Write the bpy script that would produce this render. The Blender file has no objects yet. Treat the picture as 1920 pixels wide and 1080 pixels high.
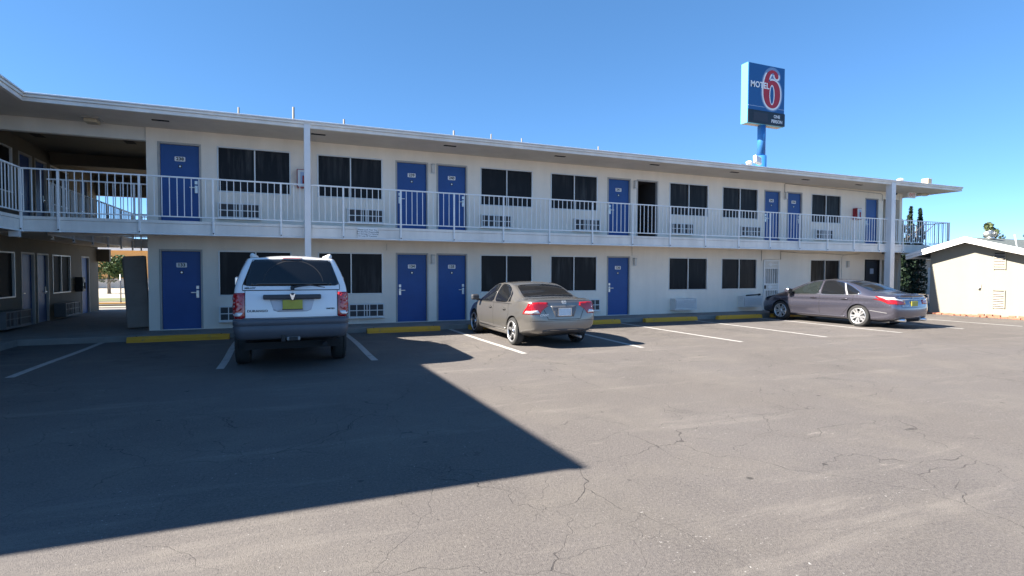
import bpy, bmesh, math, random
from mathutils import Vector, Matrix
from mathutils.bvhtree import BVHTree
random.seed(7)
SC = bpy.context.scene
COL = SC.collection
R = math.radians

# ------------------------------------------------------------------ materials
def nmat(name):
    m = bpy.data.materials.new(name); m.use_nodes = True
    nt = m.node_tree; b = nt.nodes['Principled BSDF']
    return m, nt, b
def N(nt, t, **k):
    n = nt.nodes.new(t)
    for a, v in k.items():
        if a in ('operation', 'data_type', 'blend_type', 'feature', 'noise_dimensions', 'voronoi_dimensions', 'bands_direction', 'wave_type', 'interpolation_type', 'distance'): setattr(n, a, v)
        else: n.inputs[a].default_value = v
    return n
def L(nt, a, b): nt.links.new(a, b)
def c4(c): return (c[0], c[1], c[2], 1)
def plain(name, col, rough=.5, metal=0., spec=.5, coat=0., bump=0., bscale=80., var=0., vscale=3., coat_rough=.05):
    m, nt, b = nmat(name)
    b.inputs['Base Color'].default_value = c4(col); b.inputs['Roughness'].default_value = rough
    b.inputs['Metallic'].default_value = metal; b.inputs['Specular IOR Level'].default_value = spec
    if coat: b.inputs['Coat Weight'].default_value = coat; b.inputs['Coat Roughness'].default_value = coat_rough
    if var or bump: tc = N(nt, 'ShaderNodeTexCoord')
    if var:
        n = N(nt, 'ShaderNodeTexNoise', Scale=vscale, Detail=6., Roughness=.65); L(nt, tc.outputs['Object'], n.inputs['Vector'])
        r = N(nt, 'ShaderNodeMapRange'); r.inputs['From Min'].default_value = .3; r.inputs['From Max'].default_value = .7
        r.inputs['To Min'].default_value = 1 - var; r.inputs['To Max'].default_value = 1 + var
        L(nt, n.outputs['Fac'], r.inputs['Value'])
        mx = N(nt, 'ShaderNodeVectorMath', operation='SCALE'); mx.inputs[0].default_value = col
        L(nt, r.outputs['Result'], mx.inputs['Scale']); L(nt, mx.outputs['Vector'], b.inputs['Base Color'])
    if bump:
        n = N(nt, 'ShaderNodeTexNoise', Scale=bscale, Detail=4.); L(nt, tc.outputs['Object'], n.inputs['Vector'])
        bp = N(nt, 'ShaderNodeBump', Strength=bump, Distance=.01); L(nt, n.outputs['Fac'], bp.inputs['Height']); L(nt, bp.outputs['Normal'], b.inputs['Normal'])
    return m
def stucco(name, col, dirt=.10, bump=.35):
    """painted stucco: roller texture, faint blotches and rain streaks"""
    m, nt, b = nmat(name); b.inputs['Roughness'].default_value = .72; b.inputs['Specular IOR Level'].default_value = .3
    tc = N(nt, 'ShaderNodeTexCoord')
    n = N(nt, 'ShaderNodeTexNoise', Scale=.9, Detail=7., Roughness=.7); L(nt, tc.outputs['Object'], n.inputs['Vector'])
    mp = N(nt, 'ShaderNodeMapping'); mp.inputs['Scale'].default_value = (2.3, 2.3, .22); L(nt, tc.outputs['Object'], mp.inputs['Vector'])
    s = N(nt, 'ShaderNodeTexNoise', Scale=1., Detail=5., Roughness=.6); L(nt, mp.outputs['Vector'], s.inputs['Vector'])
    a = N(nt, 'ShaderNodeMath', operation='ADD'); L(nt, n.outputs['Fac'], a.inputs[0]); L(nt, s.outputs['Fac'], a.inputs[1])
    r = N(nt, 'ShaderNodeMapRange'); r.inputs['From Min'].default_value = .7; r.inputs['From Max'].default_value = 1.3
    r.inputs['To Min'].default_value = 1 - dirt; r.inputs['To Max'].default_value = 1 + dirt * .25; L(nt, a.outputs[0], r.inputs['Value'])
    mx = N(nt, 'ShaderNodeVectorMath', operation='SCALE'); mx.inputs[0].default_value = col
    L(nt, r.outputs['Result'], mx.inputs['Scale']); L(nt, mx.outputs['Vector'], b.inputs['Base Color'])
    f = N(nt, 'ShaderNodeTexNoise', Scale=38., Detail=5., Roughness=.6); L(nt, tc.outputs['Object'], f.inputs['Vector'])
    bp = N(nt, 'ShaderNodeBump', Strength=bump, Distance=.012); L(nt, f.outputs['Fac'], bp.inputs['Height']); L(nt, bp.outputs['Normal'], b.inputs['Normal'])
    return m

def asphalt():
    m, nt, b = nmat('asphalt'); b.inputs['Roughness'].default_value = .85; b.inputs['Specular IOR Level'].default_value = .25
    tc = N(nt, 'ShaderNodeTexCoord'); P = tc.outputs['Object']
    def noise(sc, det=6., rough=.6, vec=P, dist=0.):
        n = N(nt, 'ShaderNodeTexNoise', Scale=sc, Detail=det, Roughness=rough, Distortion=dist); L(nt, vec, n.inputs['Vector']); return n
    def rng(src, a, b_, c, d):
        r = N(nt, 'ShaderNodeMapRange'); L(nt, src, r.inputs['Value'])
        for k, v in zip(('From Min', 'From Max', 'To Min', 'To Max'), (a, b_, c, d)): r.inputs[k].default_value = v
        return r.outputs['Result']
    def mixc(fac, A, B):
        x = N(nt, 'ShaderNodeMix', data_type='RGBA')
        if hasattr(fac, 'links') or not isinstance(fac, float): L(nt, fac, x.inputs[0])
        else: x.inputs[0].default_value = fac
        for s, v in ((6, A), (7, B)):
            if isinstance(v, tuple): x.inputs[s].default_value = v
            else: L(nt, v, x.inputs[s])
        return x.outputs[2]
    def mul(a, b_):
        x = N(nt, 'ShaderNodeMath', operation='MULTIPLY'); L(nt, a, x.inputs[0])
        if isinstance(b_, float): x.inputs[1].default_value = b_
        else: L(nt, b_, x.inputs[1])
        return x.outputs[0]
    big = noise(.16, 5.); mid = noise(.8, 8., .7); fine = noise(45., 4., .7); grit = noise(160., 2.)
    col = mixc(rng(big.outputs['Fac'], .35, .65, 0, 1), (.106, .092, .083, 1), (.118, .107, .104, 1))
    # worn tan blotches and grey blotches
    col = mixc(rng(mid.outputs['Fac'], .48, .72, 0, .65), col, (.168, .149, .127, 1))
    col = mixc(rng(noise(.45, 7., .7, dist=.6).outputs['Fac'], .54, .74, 0, .6), col, (.068, .061, .058, 1))
    # dusty bands running along the stalls
    mp = N(nt, 'ShaderNodeMapping'); mp.inputs['Scale'].default_value = (.25, 1.6, 1); L(nt, P, mp.inputs['Vector'])
    dust = noise(1., 7., .75, mp.outputs['Vector'])
    col = mixc(rng(dust.outputs['Fac'], .54, .72, 0, .8), col, (.222, .198, .174, 1))
    mp3 = N(nt, 'ShaderNodeMapping'); mp3.inputs['Scale'].default_value = (.55, 1.5, 1); mp3.inputs['Rotation'].default_value = (0, 0, .12); L(nt, P, mp3.inputs['Vector'])
    sc1 = noise(2.1, 9., .72, mp3.outputs['Vector'])
    col = mixc(mul(rng(sc1.outputs['Fac'], .63, .70, 0, .75), rng(noise(.3, 2.).outputs['Fac'], .45, .6, 0, 1)), col, (.29, .26, .225, 1))
    # oil and tyre grime down the middle of each stall
    sx_ = N(nt, 'ShaderNodeSeparateXYZ'); L(nt, P, sx_.inputs[0])
    q1 = N(nt, 'ShaderNodeMath', operation='MULTIPLY_ADD'); L(nt, sx_.outputs[0], q1.inputs[0]); q1.inputs[1].default_value = 1 / 2.88; q1.inputs[2].default_value = .25 + 5
    q2 = N(nt, 'ShaderNodeMath', operation='FRACT'); L(nt, q1.outputs[0], q2.inputs[0])
    q3 = N(nt, 'ShaderNodeMath', operation='SUBTRACT'); L(nt, q2.outputs[0], q3.inputs[0]); q3.inputs[1].default_value = .5
    q4 = N(nt, 'ShaderNodeMath', operation='ABSOLUTE'); L(nt, q3.outputs[0], q4.inputs[0])
    band = mul(rng(q4.outputs[0], .10, .30, 1, 0), mul(rng(sx_.outputs[1], -5.6, -4.2, 0, 1), rng(sx_.outputs[1], -1.8, -1.2, 1, 0)))
    col = mixc(mul(band, rng(noise(2.6, 7., .7).outputs['Fac'], .46, .62, .1, .75)), col, (.045, .042, .040, 1))
    # oil drips
    oil = noise(1.1, 3., .5)
    col = mixc(rng(oil.outputs['Fac'], .66, .76, 0, .55), col, (.05, .047, .045, 1))
    # aggregate
    col = mixc(rng(fine.outputs['Fac'], .38, .64, .0, .6), col, (.190, .171, .153, 1))
    col = mixc(rng(grit.outputs['Fac'], .54, .66, .0, .7), col, (.042, .039, .037, 1))
    v = N(nt, 'ShaderNodeTexVoronoi', Scale=26.); L(nt, P, v.inputs['Vector'])
    rnd = N(nt, 'ShaderNodeSeparateColor'); L(nt, v.outputs['Color'], rnd.inputs[0])
    spot = mul(rng(v.outputs['Distance'], .07, .13, 1, 0), rng(rnd.outputs[0], .78, .80, 0, .6))
    col = mixc(spot, col, (.40, .38, .35, 1))
    chips = noise(28., 3., .6)
    col = mixc(mul(rng(chips.outputs['Fac'], .665, .70, 0, .7), rng(noise(.75, 5., .7).outputs['Fac'], .50, .62, .0, 1)), col, (.43, .41, .38, 1))
    pits = noise(36., 3., .6)
    col = mixc(mul(rng(pits.outputs['Fac'], .63, .67, 0, .75), rng(noise(1.1, 5., .7).outputs['Fac'], .45, .6, .15, 1)), col, (.04, .037, .035, 1))
    v2 = N(nt, 'ShaderNodeTexVoronoi', Scale=2.6); L(nt, P, v2.inputs['Vector'])
    rn2 = N(nt, 'ShaderNodeSeparateColor'); L(nt, v2.outputs['Color'], rn2.inputs[0])
    sp2 = mul(rng(v2.outputs['Distance'], .05, .09, 1, 0), rng(rn2.outputs[1], .80, .82, 0, .75))
    col = mixc(sp2, col, (.03, .028, .026, 1))
    # cracks
    dn = noise(.6, 4., .55)
    sub = N(nt, 'ShaderNodeVectorMath', operation='MULTIPLY_ADD'); L(nt, dn.outputs['Color'], sub.inputs[0]); sub.inputs[1].default_value = (1.5, 1.5, 0); L(nt, P, sub.inputs[2])
    d2 = noise(7., 4., .6)
    su2 = N(nt, 'ShaderNodeVectorMath', operation='MULTIPLY_ADD'); L(nt, d2.outputs['Color'], su2.inputs[0]); su2.inputs[1].default_value = (.07, .07, 0); L(nt, sub.outputs['Vector'], su2.inputs[2])
    def crack(sc, w, seed, lo, hi, amt):
        mp = N(nt, 'ShaderNodeMapping'); mp.inputs['Location'].default_value = (seed, seed * 1.7, 0); L(nt, su2.outputs['Vector'], mp.inputs['Vector'])
        c = N(nt, 'ShaderNodeTexVoronoi', feature='DISTANCE_TO_EDGE', Scale=sc); L(nt, mp.outputs['Vector'], c.inputs['Vector'])
        wn = noise(1.7, 3.)
        wv = N(nt, 'ShaderNodeMath', operation='DIVIDE'); L(nt, c.outputs['Distance'], wv.inputs[0]); L(nt, rng(wn.outputs['Fac'], .35, .65, w * .25, w * 1.3), wv.inputs[1])
        f = rng(wv.outputs[0], .5, 1., 1, 0)
        mk = noise(.33, 3.); 
        mpp = N(nt, 'ShaderNodeMapping'); mpp.inputs['Location'].default_value = (seed * 3, 5, 0); L(nt, P, mpp.inputs['Vector']); L(nt, mpp.outputs['Vector'], mk.inputs['Vector'])
        return mul(f, rng(mk.outputs['Fac'], lo, hi, 0, amt))
    k1 = crack(.42, .0020, 3.1, .39, .55, .66); k2 = crack(1.15, .0042, 8.4, .41, .57, .52)
    kk = N(nt, 'ShaderNodeMath', operation='MAXIMUM'); L(nt, k1, kk.inputs[0]); L(nt, k2, kk.inputs[1])
    col = mixc(kk.outputs[0], col, (.022, .02, .019, 1))
    L(nt, col, b.inputs['Base Color'])
    h = N(nt, 'ShaderNodeMath', operation='MULTIPLY_ADD'); L(nt, kk.outputs[0], h.inputs[0]); h.inputs[1].default_value = -1.2
    hs = N(nt, 'ShaderNodeMath', operation='ADD'); L(nt, fine.outputs['Fac'], hs.inputs[0]); L(nt, grit.outputs['Fac'], hs.inputs[1]); L(nt, hs.outputs[0], h.inputs[2])
    bp = N(nt, 'ShaderNodeBump', Strength=.55, Distance=.012); L(nt, h.outputs[0], bp.inputs['Height']); L(nt, bp.outputs['Normal'], b.inputs['Normal'])
    return m

def worn_paint(name, col, under, wear=.5, scale=6.):
    """road paint scuffed away to what lies under it"""
    m, nt, b = nmat(name); b.inputs['Roughness'].default_value = .8
    tc = N(nt, 'ShaderNodeTexCoord')
    n = N(nt, 'ShaderNodeTexNoise', Scale=scale, Detail=9., Roughness=.8); L(nt, tc.outputs['Object'], n.inputs['Vector'])
    r = N(nt, 'ShaderNodeMapRange'); L(nt, n.outputs['Fac'], r.inputs['Value']); r.inputs['From Min'].default_value = wear; r.inputs['From Max'].default_value = wear + .14
    x = N(nt, 'ShaderNodeMix', data_type='RGBA'); L(nt, r.outputs['Result'], x.inputs[0]); x.inputs[6].default_value = c4(col); x.inputs[7].default_value = c4(under)
    n2 = N(nt, 'ShaderNodeTexNoise', Scale=70., Detail=4., Roughness=.7); L(nt, tc.outputs['Object'], n2.inputs['Vector'])
    r2 = N(nt, 'ShaderNodeMapRange'); L(nt, n2.outputs['Fac'], r2.inputs['Value']); r2.inputs['To Min'].default_value = .75; r2.inputs['To Max'].default_value = 1.25
    s = N(nt, 'ShaderNodeVectorMath', operation='SCALE'); L(nt, x.outputs[2], s.inputs[0]); L(nt, r2.outputs['Result'], s.inputs['Scale'])
    L(nt, s.outputs['Vector'], b.inputs['Base Color'])
    bp = N(nt, 'ShaderNodeBump', Strength=.4, Distance=.008); L(nt, n2.outputs['Fac'], bp.inputs['Height']); L(nt, bp.outputs['Normal'], b.inputs['Normal'])
    return m

def paint_metal(name, col, metal=.5, rough=.32, dust=.35):
    m, nt, b = nmat(name)
    b.inputs['Metallic'].default_value = metal; b.inputs['Roughness'].default_value = rough
    b.inputs['Coat Weight'].default_value = 1.; b.inputs['Coat Roughness'].default_value = .06
    tc = N(nt, 'ShaderNodeTexCoord')
    # film of dust, denser low down
    n = N(nt, 'ShaderNodeTexNoise', Scale=3.5, Detail=8., Roughness=.7); L(nt, tc.outputs['Object'], n.inputs['Vector'])
    r = N(nt, 'ShaderNodeMapRange'); L(nt, n.outputs['Fac'], r.inputs['Value']); r.inputs['From Min'].default_value = .4; r.inputs['From Max'].default_value = .8; r.inputs['To Max'].default_value = dust
    x = N(nt, 'ShaderNodeMix', data_type='RGBA'); L(nt, r.outputs['Result'], x.inputs[0]); x.inputs[6].default_value = c4(col)
    x.inputs[7].default_value = (col[0] * .8 + .07, col[1] * .8 + .063, col[2] * .8 + .053, 1)
    L(nt, x.outputs[2], b.inputs['Base Color'])
    rr = N(nt, 'ShaderNodeMapRange'); L(nt, n.outputs['Fac'], rr.inputs['Value']); rr.inputs['To Min'].default_value = .03; rr.inputs['To Max'].default_value = .16; L(nt, rr.outputs['Result'], b.inputs['Coat Roughness'])
    return m

def foliage(name, a, b_):
    m, nt, b = nmat(name); b.inputs['Roughness'].default_value = .6; b.inputs['Specular IOR Level'].default_value = .25
    tc = N(nt, 'ShaderNodeTexCoord'); n = N(nt, 'ShaderNodeTexNoise', Scale=2.5, Detail=5.); L(nt, tc.outputs['Object'], n.inputs['Vector'])
    x = N(nt, 'ShaderNodeMix', data_type='RGBA'); L(nt, n.outputs['Fac'], x.inputs[0]); x.inputs[6].default_value = c4(a); x.inputs[7].default_value = c4(b_)
    L(nt, x.outputs[2], b.inputs['Base Color'])
    return m

def curtain_glass(name):
    """window behind a dark solar screen: soft folds of a curtain just readable"""
    m, nt, b = nmat(name); b.inputs['Roughness'].default_value = .38; b.inputs['Specular IOR Level'].default_value = .18
    tc = N(nt, 'ShaderNodeTexCoord'); mp = N(nt, 'ShaderNodeMapping'); mp.inputs['Scale'].default_value = (5, 5, .5); L(nt, tc.outputs['Object'], mp.inputs['Vector'])
    n = N(nt, 'ShaderNodeTexNoise', Scale=1.3, Detail=5., Roughness=.6); L(nt, mp.outputs['Vector'], n.inputs['Vector'])
    r = N(nt, 'ShaderNodeMapRange'); L(nt, n.outputs['Fac'], r.inputs['Value']); r.inputs['From Min'].default_value = .45; r.inputs['From Max'].default_value = .75
    lo = N(nt, 'ShaderNodeTexNoise', Scale=.55, Detail=2.); L(nt, tc.outputs['Object'], lo.inputs['Vector'])
    rl = N(nt, 'ShaderNodeMapRange'); L(nt, lo.outputs['Fac'], rl.inputs['Value']); rl.inputs['From Min'].default_value = .42; rl.inputs['From Max'].default_value = .66
    mm = N(nt, 'ShaderNodeMath', operation='MULTIPLY'); L(nt, r.outputs['Result'], mm.inputs[0]); L(nt, rl.outputs['Result'], mm.inputs[1])
    x = N(nt, 'ShaderNodeMix', data_type='RGBA'); L(nt, mm.outputs[0], x.inputs[0]); x.inputs[6].default_value = (.007, .007, .009, 1); x.inputs[7].default_value = (.075, .075, .075, 1)
    L(nt, x.outputs[2], b.inputs['Base Color'])
    return m

M = {}
M['asphalt'] = asphalt()
M['stucco'] = stucco('cream_stucco', (.89, .81, .70), .11)
M['wing'] = stucco('shaded_tan_stucco', (.17, .148, .112), .14)  # tan paint, deepened so the wing's shade sits in its colour
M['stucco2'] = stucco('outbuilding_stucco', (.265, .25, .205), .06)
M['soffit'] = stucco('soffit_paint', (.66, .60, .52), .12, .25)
M['beam'] = stucco('beam_paint', (.74, .71, .65), .10, .25)
M['trim'] = plain('white_trim_paint', (.72, .71, .70), .5, bump=.1, bscale=40, var=.06, vscale=1.5)
M['fascia'] = stucco('fascia_paint', (.84, .79, .72), .22, .12)
M['rail'] = plain('white_rail_paint', (.80, .79, .77), .4, var=.06, vscale=4)
M['frame'] = plain('taupe_door_frame_paint', (.40, .385, .36), .5, var=.08, vscale=5)
M['alu'] = plain('window_aluminium', (.66, .65, .63), .4, metal=.3, var=.05)
M['blue'] = plain('blue_door_paint', (.020, .080, .270), .45, spec=.35, bump=.06, bscale=25, var=.08, vscale=2.)
M['darkdoor'] = plain('dark_grey_door_paint', (.03, .033, .042), .4)
M['glass'] = curtain_glass('screened_glass')
M['shaded_glass'] = plain('shaded_wing_screen', (.006, .006, .007), .6, spec=.08)  # window screen blackened and dulled to carry the wing's shade
M['black'] = plain('black', (.006, .006, .007), .6)
M['interior'] = plain('dim_room_wall', (.06, .055, .05), .9)
M['slot'] = plain('dark_slot', (.012, .011, .011), .9)
M['white'] = plain('white_plastic', (.78, .78, .76), .4)
M['offwhite'] = plain('offwhite_enamel', (.66, .66, .64), .45, var=.06)
M['ink'] = plain('black_ink', (.012, .012, .014), .5)
M['chrome'] = plain('chrome', (.75, .76, .78), .16, metal=1.)
M['steel'] = plain('brushed_steel', (.62, .62, .60), .35, metal=.9)
M['gravel'] = plain('roof_gravel', (.34, .33, .31), .95, bump=.6, bscale=60, var=.15)
M['concrete'] = plain('concrete', (.22, .21, .195), .9, bump=.3, bscale=50, var=.16, vscale=2.)
M['yellow'] = worn_paint('yellow_stop_paint', (.68, .33, .03), (.24, .18, .11), .57, 5.)
M['line'] = worn_paint('white_line_paint', (.40, .385, .36), (.145, .13, .12), .515, 7.)
M['brick'] = plain('red_brick', (.34, .14, .085), .9, bump=.4, bscale=60, var=.3, vscale=6)
M['sign_blue'] = plain('sign_blue', (.006, .085, .26), .35)
M['sign_side'] = plain('sign_pale_blue', (.11, .40, .60), .4, var=.05)
M['sign_pole'] = plain('pole_blue', (.030, .16, .42), .4, var=.05)
M['sign_red'] = plain('sign_red', (.42, .012, .022), .35)
M['sign_white'] = plain('sign_white', (.80, .82, .84), .35)
M['sign_halo'] = plain('sign_halo', (.33, .42, .58), .35)
M['sign_black'] = plain('sign_black', (.008, .008, .012), .3)
M['sign_dim'] = plain('unlit_display', (.022, .02, .03), .4)
M['rust'] = plain('rusty_soffit', (.40, .33, .31), .7, var=.2)
M['rubber'] = plain('tyre_rubber', (.022, .022, .022), .82, bump=.15, bscale=90, var=.25, vscale=8)
M['plastic'] = plain('dark_grey_plastic', (.045, .048, .055), .55, bump=.1, bscale=150, var=.1)
M['carglass'] = plain('tinted_car_glass', (.008, .009, .011), .04, spec=.6)
M['cleanglass'] = plain('car_glass', (.014, .018, .018), .04, spec=.6)
M['redlens'] = plain('red_lens', (.34, .006, .010), .15, spec=.6, coat=.6)
M['redlens2'] = plain('pale_red_lens', (.55, .05, .05), .15, spec=.6, coat=.6)
M['clearlens'] = plain('clear_lens', (.72, .70, .70), .12, metal=.3, coat=.6)
M['plate_y'] = plain('yellow_licence_plate', (.42, .38, .05), .5, var=.12, vscale=9)
M['plate_w'] = plain('pale_licence_plate', (.48, .58, .66), .4, var=.12, vscale=12)
M['suv_white'] = paint_metal('white_car_paint', (.80, .80, .80), .0, .4, .10)
M['civic'] = paint_metal('beige_grey_car_paint', (.185, .175, .162), .6, .30, .22)
M['accord'] = paint_metal('steel_grey_car_paint', (.122, .118, .155), .75, .24, .10)
M['gap'] = plain('panel_gap', (.008, .008, .008), .8)
M['shaded_box'] = plain('shaded_grey_enamel', (.13, .135, .14), .5, var=.1)  # grey casing darkened, shade of the left wing put into the enamel
M['coil'] = plain('condenser_coil', (.055, .052, .055), .6)
M['bumper'] = plain('grey_bumper_plastic', (.085, .09, .105), .5, bump=.1, bscale=150, var=.1)
M['under'] = plain('underbody', (.012, .012, .013), .8)
M['alloy'] = plain('silver_alloy', (.66, .66, .67), .28, metal=.8)
M['darkalloy'] = plain('dark_alloy', (.03, .03, .032), .35, metal=.5)
M['orange'] = stucco('orange_stucco', (.62, .34, .13), .08)
M['leaf'] = foliage('leaf_green', (.030, .060, .018), (.075, .115, .035))
M['leaf_dark'] = foliage('cypress_green', (.010, .022, .012), (.022, .042, .020))
M['leaf_pale'] = foliage('dusty_green', (.055, .085, .035), (.12, .14, .06))
M['bark'] = plain('bark', (.10, .075, .055), .9, bump=.4, bscale=30)
M['shingle'] = plain('grey_green_shingle', (.10, .115, .11), .9, bump=.5, bscale=25, var=.2, vscale=8)
M['pipe'] = plain('grey_vent_pipe', (.20, .19, .18), .7)
M['badge'] = plain('satin_badge', (.62, .62, .60), .45, metal=.4)
M['wire'] = plain('galvanised_wire', (.30, .30, .30), .5, metal=.6)
M['dirt'] = plain('pale_dirt', (.44, .39, .31), .95, bump=.4, bscale=12, var=.15)
M['grass'] = foliage('dry_grass', (.11, .14, .05), (.26, .25, .12))
M['panel'] = plain('grey_fabric_panel', (.29, .25, .22), .9, bump=.2, bscale=60, var=.12, vscale=2.5)
M['backlit_rail'] = plain('backlit_rail_paint', (.16, .18, .215), .45, var=.08)  # end railing darkened, its backlit shade put into the colour
M['exit_red'] = plain('exit_red', (.55, .04, .04), .5)
M['ext_red'] = plain('cabinet_red', (.30, .015, .025), .4)
M['beige'] = plain('beige_lamp', (.48, .40, .28), .5)
M['exposed'] = plain('pale_fixture', (.60, .58, .54), .4)

# ------------------------------------------------------------------ objects
def tag(o, label=None, cat=None, group=None, kind=None):
    for k, v in (('label', label), ('category', cat), ('group', group), ('kind', kind)):
        if v: o[k] = v
    return o
def thing(name, loc, label, cat, group=None, rz=0.):
    o = bpy.data.objects.new(name, None); COL.objects.link(o); o.location = loc; o.rotation_euler = (0, 0, rz); o.empty_display_size = .3
    return tag(o, label, cat, group)
def copy_tree(o, parent=None):
    c = o.copy(); COL.objects.link(c)
    if parent is not None: c.parent = parent
    for ch in list(o.children): copy_tree(ch, c)
    return c

class MB:
    def __init__(s): s.bm = bmesh.new(); s.mats = []
    def mi(s, m):
        if m is None: return 0
        if m not in s.mats: s.mats.append(m)
        return s.mats.index(m)
    def quad(s, pts, m=None, smooth=False):
        f = s.bm.faces.new([s.bm.verts.new(p) for p in pts]); f.material_index = s.mi(m); f.smooth = smooth; return f
    def box(s, x0, x1, y0, y1, z0, z1, m=None, bevel=0., rot=None, at=None):
        v = [s.bm.verts.new((x, y, z)) for x in (x0, x1) for y in (y0, y1) for z in (z0, z1)]
        F = [(0, 1, 3, 2), (4, 6, 7, 5), (0, 4, 5, 1), (2, 3, 7, 6), (0, 2, 6, 4), (1, 5, 7, 3)]
        fs = [s.bm.faces.new([v[i] for i in f]) for f in F]
        for f in fs: f.material_index = s.mi(m)
        if bevel:
            es = list({e for f in fs for e in f.edges})
            r = bmesh.ops.bevel(s.bm, geom=es, offset=bevel, segments=2, profile=.5, affect='EDGES', clamp_overlap=True)
            for f in r['faces']: f.material_index = s.mi(m)
            v = list({q for f in r['faces'] for q in f.verts} | {q for q in v if q.is_valid})
        if rot is not None:
            for q in {q for q in v if q.is_valid}: q.co = rot @ q.co
        if at is not None:
            for q in {q for q in v if q.is_valid}: q.co += Vector(at)
        return v
    def tube(s, pts, r, n=8, m=None, cap=True, smooth=True):
        pts = [Vector(p) for p in pts]; rs = r if isinstance(r, (list, tuple)) else [r] * len(pts)
        rings = []; up = None
        for i, p in enumerate(pts):
            d = (pts[min(i + 1, len(pts) - 1)] - pts[max(i - 1, 0)]).normalized()
            if up is None: up = Vector((0, 0, 1)) if abs(d.z) < .9 else Vector((1, 0, 0))
            a = d.cross(up).normalized(); b = d.cross(a).normalized(); up = -b if False else up
            rings.append([s.bm.verts.new(p + (a * math.cos(2 * math.pi * k / n) + b * math.sin(2 * math.pi * k / n)) * rs[i]) for k in range(n)])
        for i in range(len(rings) - 1):
            for k in range(n):
                f = s.bm.faces.new((rings[i][k], rings[i][(k + 1) % n], rings[i + 1][(k + 1) % n], rings[i + 1][k])); f.material_index = s.mi(m); f.smooth = smooth
        if cap:
            for rg in (rings[0], rings[-1]):
                f = s.bm.faces.new(rg); f.material_index = s.mi(m)
    def lathe(s, prof, axis='z', c=(0, 0, 0), n=24, m=None, smooth=True, closed=False):
        """prof: list of (t, r) along the axis"""
        rings = []
        for t, r in prof:
            rg = []
            for k in range(n):
                a = 2 * math.pi * k / n; u, v = r * math.cos(a), r * math.sin(a)
                p = {'z': (u, v, t), 'x': (t, u, v), 'y': (u, t, v)}[axis]
                rg.append(s.bm.verts.new(Vector(p) + Vector(c)))
            rings.append(rg)
        prs = list(zip(rings, rings[1:])) + ([(rings[-1], rings[0])] if closed else [])
        for A, B in prs:
            for k in range(n):
                f = s.bm.faces.new((A[k], A[(k + 1) % n], B[(k + 1) % n], B[k])); f.material_index = s.mi(m); f.smooth = smooth
        if not closed:
            for rg in (rings[0], rings[-1]):
                try:
                    f = s.bm.faces.new(rg); f.material_index = s.mi(m)
                except ValueError: pass
    def prism(s, pts, fn, d0, d1, m=None, bevel=0.):
        """outline (a,b) swept from depth d0 to d1; fn(a,b,d) -> xyz"""
        A = [s.bm.verts.new(fn(a, b, d0)) for a, b in pts]; B = [s.bm.verts.new(fn(a, b, d1)) for a, b in pts]
        k = len(pts); fs = [s.bm.faces.new(A), s.bm.faces.new(B[::-1])]
        for i in range(k): fs.append(s.bm.faces.new((A[i], A[(i + 1) % k], B[(i + 1) % k], B[i])))
        for f in fs: f.material_index = s.mi(m)
        if bevel:
            r = bmesh.ops.bevel(s.bm, geom=list({e for f in fs for e in f.edges}), offset=bevel, segments=1, affect='EDGES', clamp_overlap=True)
            for f in r['faces']: f.material_index = s.mi(m)
    def text(s, txt, size, fn, m=None, bold=0., depth=.003, align='CENTER', sx=1., shear=0., spacing=1., line=1.):
        """flat lettering; fn(a,b,d) -> xyz with a right, b up, d out of the surface"""
        cu = bpy.data.curves.new('t', 'FONT'); cu.body = txt; cu.size = size; cu.align_x = align; cu.align_y = 'CENTER'; cu.offset = bold; cu.shear = shear
        cu.space_character = spacing; cu.space_line = line; cu.resolution_u = 3
        ob = bpy.data.objects.new('t', cu); COL.objects.link(ob)
        dg = bpy.context.evaluated_depsgraph_get(); me = bpy.data.meshes.new_from_object(ob.evaluated_get(dg))
        idx = s.mi(m); vs = [s.bm.verts.new(fn(v.co.x * sx, v.co.y, depth)) for v in me.vertices]
        for p in me.polygons:
            try:
                f = s.bm.faces.new([vs[i] for i in p.vertices]); f.material_index = idx
            except ValueError: pass
        bpy.data.objects.remove(ob); bpy.data.curves.remove(cu); bpy.data.meshes.remove(me)
    def build(s, name, m=None, parent=None, loc=None, normals=True):
        if normals: bmesh.ops.recalc_face_normals(s.bm, faces=s.bm.faces)
        me = bpy.data.meshes.new(name); s.bm.to_mesh(me); s.bm.free()
        for q in (s.mats if s.mats else [m]): me.materials.append(q if not isinstance(q, str) else M[q])
        o = bpy.data.objects.new(name, me); COL.objects.link(o)
        if parent is not None: o.parent = parent
        if loc is not None: o.location = loc
        return o
def struct(o): o['kind'] = 'structure'; return o
def one(name, m, parent, *boxes, bevel=0.):
    b = MB()
    for q in boxes: b.box(*q, bevel=bevel)
    return b.build(name, M[m], parent)

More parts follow.
